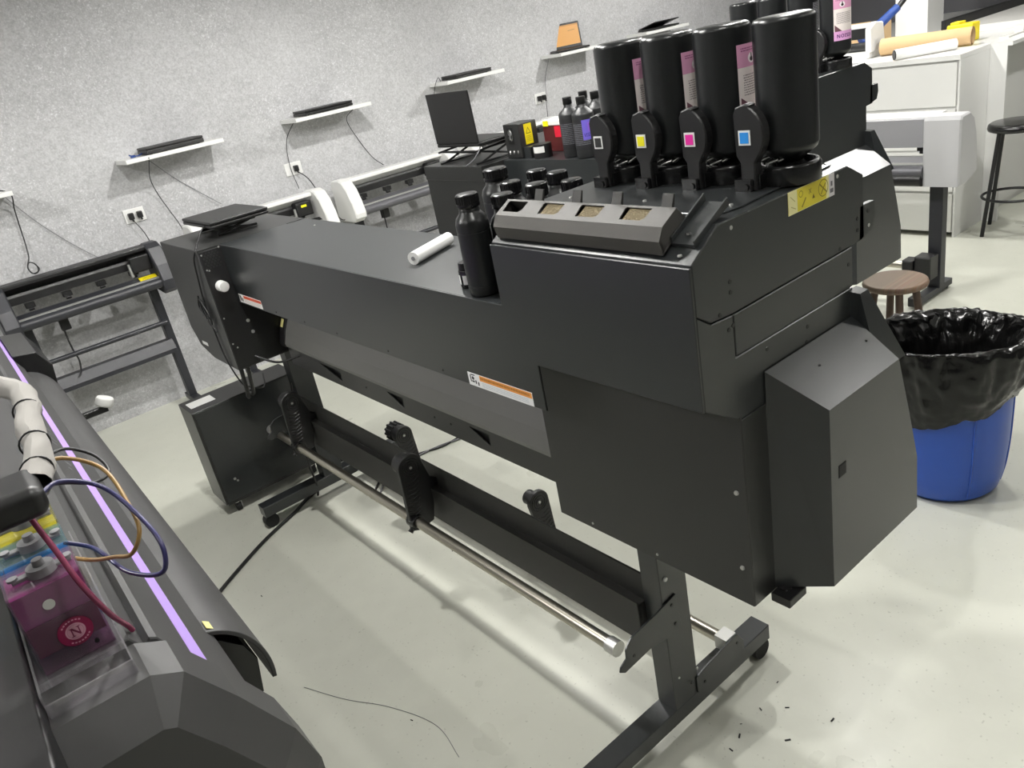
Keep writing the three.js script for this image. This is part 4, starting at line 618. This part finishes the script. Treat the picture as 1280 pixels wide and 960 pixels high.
// ------------------------------------------------------------------ drawer desk, counter and what lies on them
{
  const t = thing('drawer_desk', 'white desk with wide handleless drawers behind the white cutter', 'desk'), xf = 5.47;
  part(t, 'carcass', [box(xf + 0.02, 5.88, 0.03, 1.14, 0.9, 2.985, 0.001)], M.white);
  part(t, 'desktop', box(xf - 0.012, 5.882, 1.14, 1.17, 0.9, 2.998, 0.002), M.whiteGloss);
  part(t, 'side_panel', box(xf, 5.88, 0, 1.14, 2.985, 2.997, 0.001), M.whiteGloss);
  [[0.86, 1.125], [0.585, 0.845], [0.31, 0.57], [0.035, 0.295]].forEach(([a, b]) => { for (const [z0, z1] of [[0.92, 1.95], [1.96, 2.975]]) part(t, 'drawer_front', box(xf, xf + 0.02, a, b, z0, z1, 0.002), M.whiteGloss); });
  settle(t, 5.68, 0, 1.95);
  const k = thing('counter', 'white counter beside the drawer desk with a recessed panel under its top', 'counter');
  part(k, 'countertop', box(5.885, 9.0, 1.145, 1.17, 0.9, 3.13, 0.002), M.whiteGloss); part(k, 'front_panel', box(5.9, 9.0, 0.05, 1.145, 2.97, 2.99, 0.001), M.white); part(k, 'end_panel', box(5.885, 5.9, 0, 1.145, 2.2, 3.1, 0.001), M.whiteGloss); part(k, 'plinth', box(5.9, 9.0, 0, 0.05, 2.94, 2.97, 0.001), M.white);
  part(k, 'cable_trough', [box(6.1, 6.35, 1.17, 1.18, 2.96, 3.02, 0.001), box(6.33, 6.35, 1.18, 1.22, 2.96, 3.02, 0.001)], M.offwhite);
  settle(k, 7.4, 0, 2.7);
  solo('kraft_roll', [rod([5.82, 1.229, 2.31], [5.9, 1.229, 2.88], 0.057, 0.057, 28, true), rod([5.82, 1.229, 2.31], [5.9, 1.229, 2.88], 0.048, 0.048, 28, true)], Object.assign(M.kraft, { side: THREE.DoubleSide }), 'thick brown kraft paper roll lying on the desk', 'paper roll');
  const w = thing('vinyl_roll', 'white vinyl roll with a dark hollow core lying before the kraft roll', 'vinyl roll');
  part(w, 'roll', rod([5.478, 1.205, 2.575], [5.75, 1.205, 2.84], 0.034, 0.034, 24), M.white); part(w, 'core', rod([5.474, 1.205, 2.571], [5.478, 1.205, 2.575], 0.031, 0.031, 20), M.plastic); settle(w, 5.7, 1.172, 2.66);
  const y = thing('tape_dispenser', 'bright yellow tape dispenser behind the kraft roll', 'dispenser'); part(y, 'body', rbox(6.1, 6.22, 1.171, 1.29, 2.62, 2.79, 0.01), M.yellow); part(y, 'lid', rbox(6.11, 6.21, 1.29, 1.305, 2.64, 2.7, 0.004), M.yellow); settle(y, 6.16, 1.17, 2.7);
  const b = thing('heat_press_clamp', 'blue tool standing on the far part of the desk', 'tool'); part(b, 'arm', [rod([6.2, 1.245, 1.95], [6.45, 1.44, 2.1], 0.04, 0.03, 14), rod([6.3, 1.172, 2.0], [6.3, 1.3, 2.0], 0.03)], M.blueTool); part(b, 'base_plate', box(6.05, 6.5, 1.172, 1.2, 1.85, 2.15, 0.004), M.blueTool); part(b, 'handle', rod([6.42, 1.4, 2.08], [6.5, 1.5, 2.14], 0.02), M.plastic); settle(b, 6.27, 1.172, 2.0);
  const d = thing('drawing_board', 'long dark-edged white board leaning flat on the counter', 'board'); part(d, 'board', box(6.7, 8.6, 1.171, 1.22, 2.35, 2.9, 0.003), M.offwhite); part(d, 'dark_edge', box(6.7, 8.6, 1.171, 1.28, 2.31, 2.345, 0.003), M.plastic); settle(d, 7.6, 1.17, 2.6);
  solo('ruler', box(6.5, 7.1, 1.17, 1.174, 2.98, 3.02, 0.001), M.zinc, 'flat metal ruler on the counter', 'ruler');
  const m = thing('marker_pen', 'yellow and black marker lying on the counter', 'marker'); part(m, 'barrel', rod([6.75, 1.182, 2.94], [6.86, 1.182, 2.95], 0.01), M.yellow); part(m, 'cap', rod([6.86, 1.182, 2.95], [6.92, 1.182, 2.955], 0.0102), M.plastic); settle(m, 6.83, 1.19, 2.945);
  const cl = thing('cardboard_box', 'brown open cardboard carton on the far part of the desk', 'carton'); part(cl, 'carton', box(6.55, 6.85, 1.172, 1.33, 1.55, 1.85, 0.003), M.kraft); part(cl, 'flap', box(6.54, 6.545, 1.27, 1.36, 1.56, 1.84, 0.001), M.kraft); settle(cl, 6.7, 1.172, 1.7);
}
// ------------------------------------------------------------------ stools
{
  const t = thing('bar_stool', 'tall black round-seat stool with a foot ring beside the desk', 'stool'), x = 5.7, z = 3.26, H0 = 0.715;
  part(t, 'seat', lathe([[0.0001, 0], [0.15, 0], [0.165, 0.006], [0.17, 0.02], [0.165, 0.042], [0.15, 0.052], [0.0001, 0.055]], 40, x, H0 - 0.055, z), M.plasticGloss);
  for (let i = 0; i < 4; i++) { const a = i * Math.PI / 2 + 0.55, c = Math.cos(a), s = Math.sin(a); part(t, 'leg', rod([x + c * 0.205, 0, z + s * 0.205], [x + c * 0.125, H0 - 0.055, z + s * 0.125], 0.0125, 0.0125, 12), M.plastic); }
  const ring = new THREE.TorusGeometry(0.178, 0.009, 8, 40); ring.rotateX(Math.PI / 2); ring.translate(x, 0.24, z); part(t, 'foot_ring', ring.toNonIndexed(), M.plastic);
  settle(t, x, 0, z);
  const w = thing('wooden_stool', 'low wooden stool with a round plank seat behind the waste bin', 'stool'), X = 3.45, Z = 3.62;
  const seat = lathe([[0.0001, 0], [0.125, 0], [0.138, 0.006], [0.142, 0.018], [0.138, 0.03], [0.13, 0.034], [0.0001, 0.035]], 40, X, 0.415, Z); const p = seat.attributes.position, u = seat.attributes.uv; for (let i = 0; i < p.count; i++) u.setXY(i, (p.getX(i) - X) * 3, (p.getZ(i) - Z) * 3);
  part(w, 'seat', seat, M.wood, 'round brown plank seat');
  for (let i = 0; i < 4; i++) { const a = i * Math.PI / 2 + 0.9, c = Math.cos(a), s = Math.sin(a); part(w, 'leg', rod([X + c * 0.14, 0, Z + s * 0.14], [X + c * 0.085, 0.415, Z + s * 0.085], 0.017, 0.017, 12), M.woodDark); }
  for (let i = 0; i < 4; i++) { const a = i * Math.PI / 2 + 0.9, b = a + Math.PI / 2; part(w, 'stretcher', rod([X + Math.cos(a) * 0.113, 0.2, Z + Math.sin(a) * 0.113], [X + Math.cos(b) * 0.113, 0.2, Z + Math.sin(b) * 0.113], 0.009, 0.009, 10), M.woodDark); }
  settle(w, X, 0, Z);
}
// ------------------------------------------------------------------ waste bin: cut blue drum with a black bag folded over the rim
{
  const t = thing('waste_bin', 'blue plastic drum used as a waste bin, lined with a black bag', 'waste bin'), x = 2.64, z = 4.22;
  part(t, 'drum', lathe([[0.0001, 0.004], [0.14, 0.004], [0.163, 0.008], [0.178, 0.025], [0.19, 0.08], [0.2, 0.2], [0.203, 0.35], [0.203, 0.5], [0.198, 0.5], [0.196, 0.35], [0.17, 0.03], [0.0001, 0.02]], 56, x, 0, z), M.drum, 'blue plastic drum');
  for (let i = 0; i < 6; i++) { const a = i * Math.PI / 3 + 0.2; part(t, 'drum_rib', hose([0.03, 0.1, 0.2, 0.33, 0.46].map((y) => { const r = y < 0.06 ? 0.179 : y < 0.15 ? 0.192 : y < 0.3 ? 0.2 : 0.203; return [x + Math.cos(a) * r, y, z + Math.sin(a) * r]; }), 0.004, 6), M.drum); }
  const prof = [[0.1, 0.2], [0.13, 0.26], [0.155, 0.34], [0.17, 0.42], [0.185, 0.5], [0.205, 0.56], [0.222, 0.592], [0.234, 0.602], [0.246, 0.594], [0.252, 0.56], [0.25, 0.51], [0.24, 0.455], [0.228, 0.415], [0.217, 0.38], [0.212, 0.36]];
  const nt = 160, ns = 64, pos = [], uv = [], idx = [], curve = new THREE.CatmullRomCurve3(prof.map((p) => V(p[0], p[1], 0)));
  for (let j = 0; j <= ns; j++) {
    const s = j / ns, q = curve.getPoint(s), outer = s > 0.55, inner = s < 0.45;
    for (let i = 0; i <= nt; i++) {
      const a = (i % nt) / nt * Math.PI * 2, c = Math.cos(a), d = Math.sin(a);
      const n1 = noise.noise(c * 3.2 + 5, d * 3.2, s * 2.4), n2 = noise.noise(c * 9 + s * 3, d * 9, s * 7 + 3), n3 = noise.noise(c * 22, d * 22, s * 5 + s * 12 + 9), fold = Math.abs(noise.noise(c * 5 + s * 2.5, d * 5 - s * 2, s * 9));
      const amp = inner ? 1.3 : outer ? (s > 0.85 ? 0.5 : 1) : 0.45;
      const r = q.x + amp * (0.014 * n1 + 0.009 * n2 + 0.0045 * n3) - (inner ? 0.02 * fold : 0) + (outer ? 0.006 * fold : 0) + (outer && s > 0.52 ? 0.016 * Math.cos(a - 0.69) * Math.sin(Math.PI * Math.min(1, (s - 0.52) / 0.4)) : 0) + amp * (0.004 * noise.noise(c * 5 + 3, d * 5, s * 34) + 0.0025 * noise.noise(c * 14, d * 14 + 5, s * 46));
      let y = q.y + 0.008 * n2 + 0.012 * noise.noise(c * 1.7 + 2, d * 1.7, 4) + (s > 0.3 && s < 0.8 ? 0.012 * Math.cos(a - 2.4) : 0);
      if (s > 0.6) y += (0.03 * noise.noise(c * 2.2, d * 2.2, 11) + 0.045 * Math.cos(a - 0.69)) * (s - 0.6) / 0.4;
      pos.push(x + r * c, y, z + r * d); uv.push(i / nt * 2, s);
    }
  }
  for (let j = 0; j < ns; j++) for (let i = 0; i < nt; i++) { const a = j * (nt + 1) + i, b = a + 1, c = a + nt + 1, d = c + 1; idx.push(a, c, b, b, c, d); }
  const cb = pos.length / 3; pos.push(x, 0.2, z); uv.push(0, 0); for (let i = 0; i < nt; i++) idx.push(cb, i, i + 1);
  const g = new THREE.BufferGeometry(); g.setAttribute('position', new THREE.Float32BufferAttribute(pos, 3)); g.setAttribute('uv', new THREE.Float32BufferAttribute(uv, 2)); g.setIndex(idx); g.computeVertexNormals();
  part(t, 'bag', g, Object.assign(M.bag, { side: THREE.DoubleSide }), 'wrinkled glossy black bin bag');
  settle(t, x, 0, z);
}
// ------------------------------------------------------------------ black cabinet on casters under the large printer, floor cables and litter
{
  const t = thing('rolling_cabinet', 'low black metal cabinet on casters under the large printer', 'cabinet'), x0 = 0.697, x1 = 1.2, z0 = 1.69, z1 = 1.882;
  part(t, 'body', box(x0, x1, 0.062, 0.545, z0, z1, 0.003), M.metalWarm); part(t, 'front_panel', box(x0 + 0.012, x1 - 0.012, 0.07, 0.538, z1 - 0.001, z1 + 0.002, 0.001), M.metal);
  part(t, 'base_plate', box(x0 + 0.01, x1 - 0.01, 0.05, 0.064, z0 - 0.03, z1 - 0.01, 0.002), M.metal);
  for (const cx of [x0 + 0.055, x1 - 0.055]) for (const cz of [z0 + 0.02, z1 - 0.03]) { const c = part(t, 'caster', rod([cx - 0.01, 0.022, cz], [cx + 0.012, 0.022, cz], 0.022, 0.022, 18), M.rubber); part(c, 'caster_fork', [box(cx + 0.013, cx + 0.017, 0.015, 0.052, cz - 0.014, cz + 0.014, 0.001), rod([cx, 0.044, cz], [cx, 0.053, cz], 0.014)], M.zinc); }
  part(t, 'paper_label', box(x0 + 0.02, x0 + 0.135, 0.545, 0.5458, z0 + 0.045, z0 + 0.13, 0.0002), M.white, 'white paper label');
  part(t, 'key_lock', [rod([x0 + 0.075, 0.172, z1], [x0 + 0.075, 0.172, z1 + 0.006], 0.006), rod([x0 + 0.085, 0.158, z1], [x0 + 0.085, 0.158, z1 + 0.006], 0.005)], M.zinc);
  settle(t, (x0 + x1) / 2, 0, (z0 + z1) / 2);
}
const floorCables = [
  [[[0.2, 0.008, 2.62], [0.36, 0.008, 2.5], [0.44, 0.008, 2.434], [0.56, 0.008, 2.345], [0.7, 0.008, 2.25], [0.79, 0.008, 2.2], [0.92, 0.008, 2.135], [1.0, 0.008, 2.08], [1.2, 0.008, 2.0], [1.4, 0.008, 1.9]], 0.0075, M.cable, 'thick black power cable lying across the floor from under the large printer'],
  [[[1.2, 0.006, 2.35], [1.4, 0.006, 2.18], [1.55, 0.006, 2.19], [1.68, 0.006, 2.24], [1.79, 0.006, 2.235], [2.1, 0.006, 2.2]], 0.005, M.cable, 'thin black lead on the floor behind the take-up beam'],
  [[[1.2, 0.006, 2.4], [1.4, 0.006, 2.215], [1.55, 0.006, 2.21], [1.68, 0.006, 2.225], [1.79, 0.006, 2.255], [2.1, 0.006, 2.23]], 0.005, M.cableGrey, 'thin grey lead paired with the black one on the floor'],
  [[[1.06, 0.62, 2.2], [1.04, 0.45, 2.19], [1.03, 0.25, 2.18], [1.04, 0.08, 2.16], [1.05, 0.01, 2.1]], 0.005, M.cable, 'black lead hanging beside the far leg of the large printer'],
  [[[0.94, 0.8, 2.24], [1.0, 0.76, 2.3], [1.06, 0.77, 2.36], [1.12, 0.8, 2.42]], 0.005, M.cable, 'black lead looping under the end of the apron'],
  [[[0.88, 0.77, 2.2], [0.885, 0.7, 2.17], [0.9, 0.6, 2.1], [0.93, 0.56, 1.98]], 0.009, M.cable, 'ribbed black conduit from the end box to the rolling cabinet'],
  [[[0.91, 0.77, 2.2], [0.915, 0.7, 2.16], [0.93, 0.6, 2.08], [0.95, 0.556, 1.95]], 0.009, M.metalWarm, 'dark grey conduit beside the ribbed black one'],
];
for (const [p, r, m, l] of floorCables) solo('floor_cable', hose(p, r, 8), m, l, 'cable');
{
  const r = seeded(44), g = [];
  for (const [x, z] of [[1.2, 4.35], [1.235, 4.33], [1.15, 4.36], [1.31, 4.34], [1.36, 4.39], [1.42, 4.32], [1.27, 4.45], [1.4, 4.5], [0.62, 3.6], [0.55, 2.6], [1.2, 3.0], [0.5, 4.0], [0.75, 4.0]]) { const s = 0.0015 + r() * 0.0035, q = box(-s * 1.6, s * 1.6, 0, 0.0015, -s * 0.5, s * 0.5, 0.0003); q.rotateY(r() * 3); q.translate(x, 0.0002, z); g.push(q); }
  const o = part(scene, 'floor_chips', g, M.rubber); o.userData = { kind: 'stuff', label: 'tiny dark chips of litter on the pale floor', category: 'litter' };
  solo('thread', hose([[0.45, 0.0012, 3.2], [0.52, 0.0012, 3.36], [0.6, 0.0012, 3.5], [0.66, 0.0012, 3.68], [0.64, 0.0012, 3.82]], 0.0009, 5), M.cableGrey, 'fine grey thread lying on the open floor', 'thread');
}
renderer.render(scene, camera);
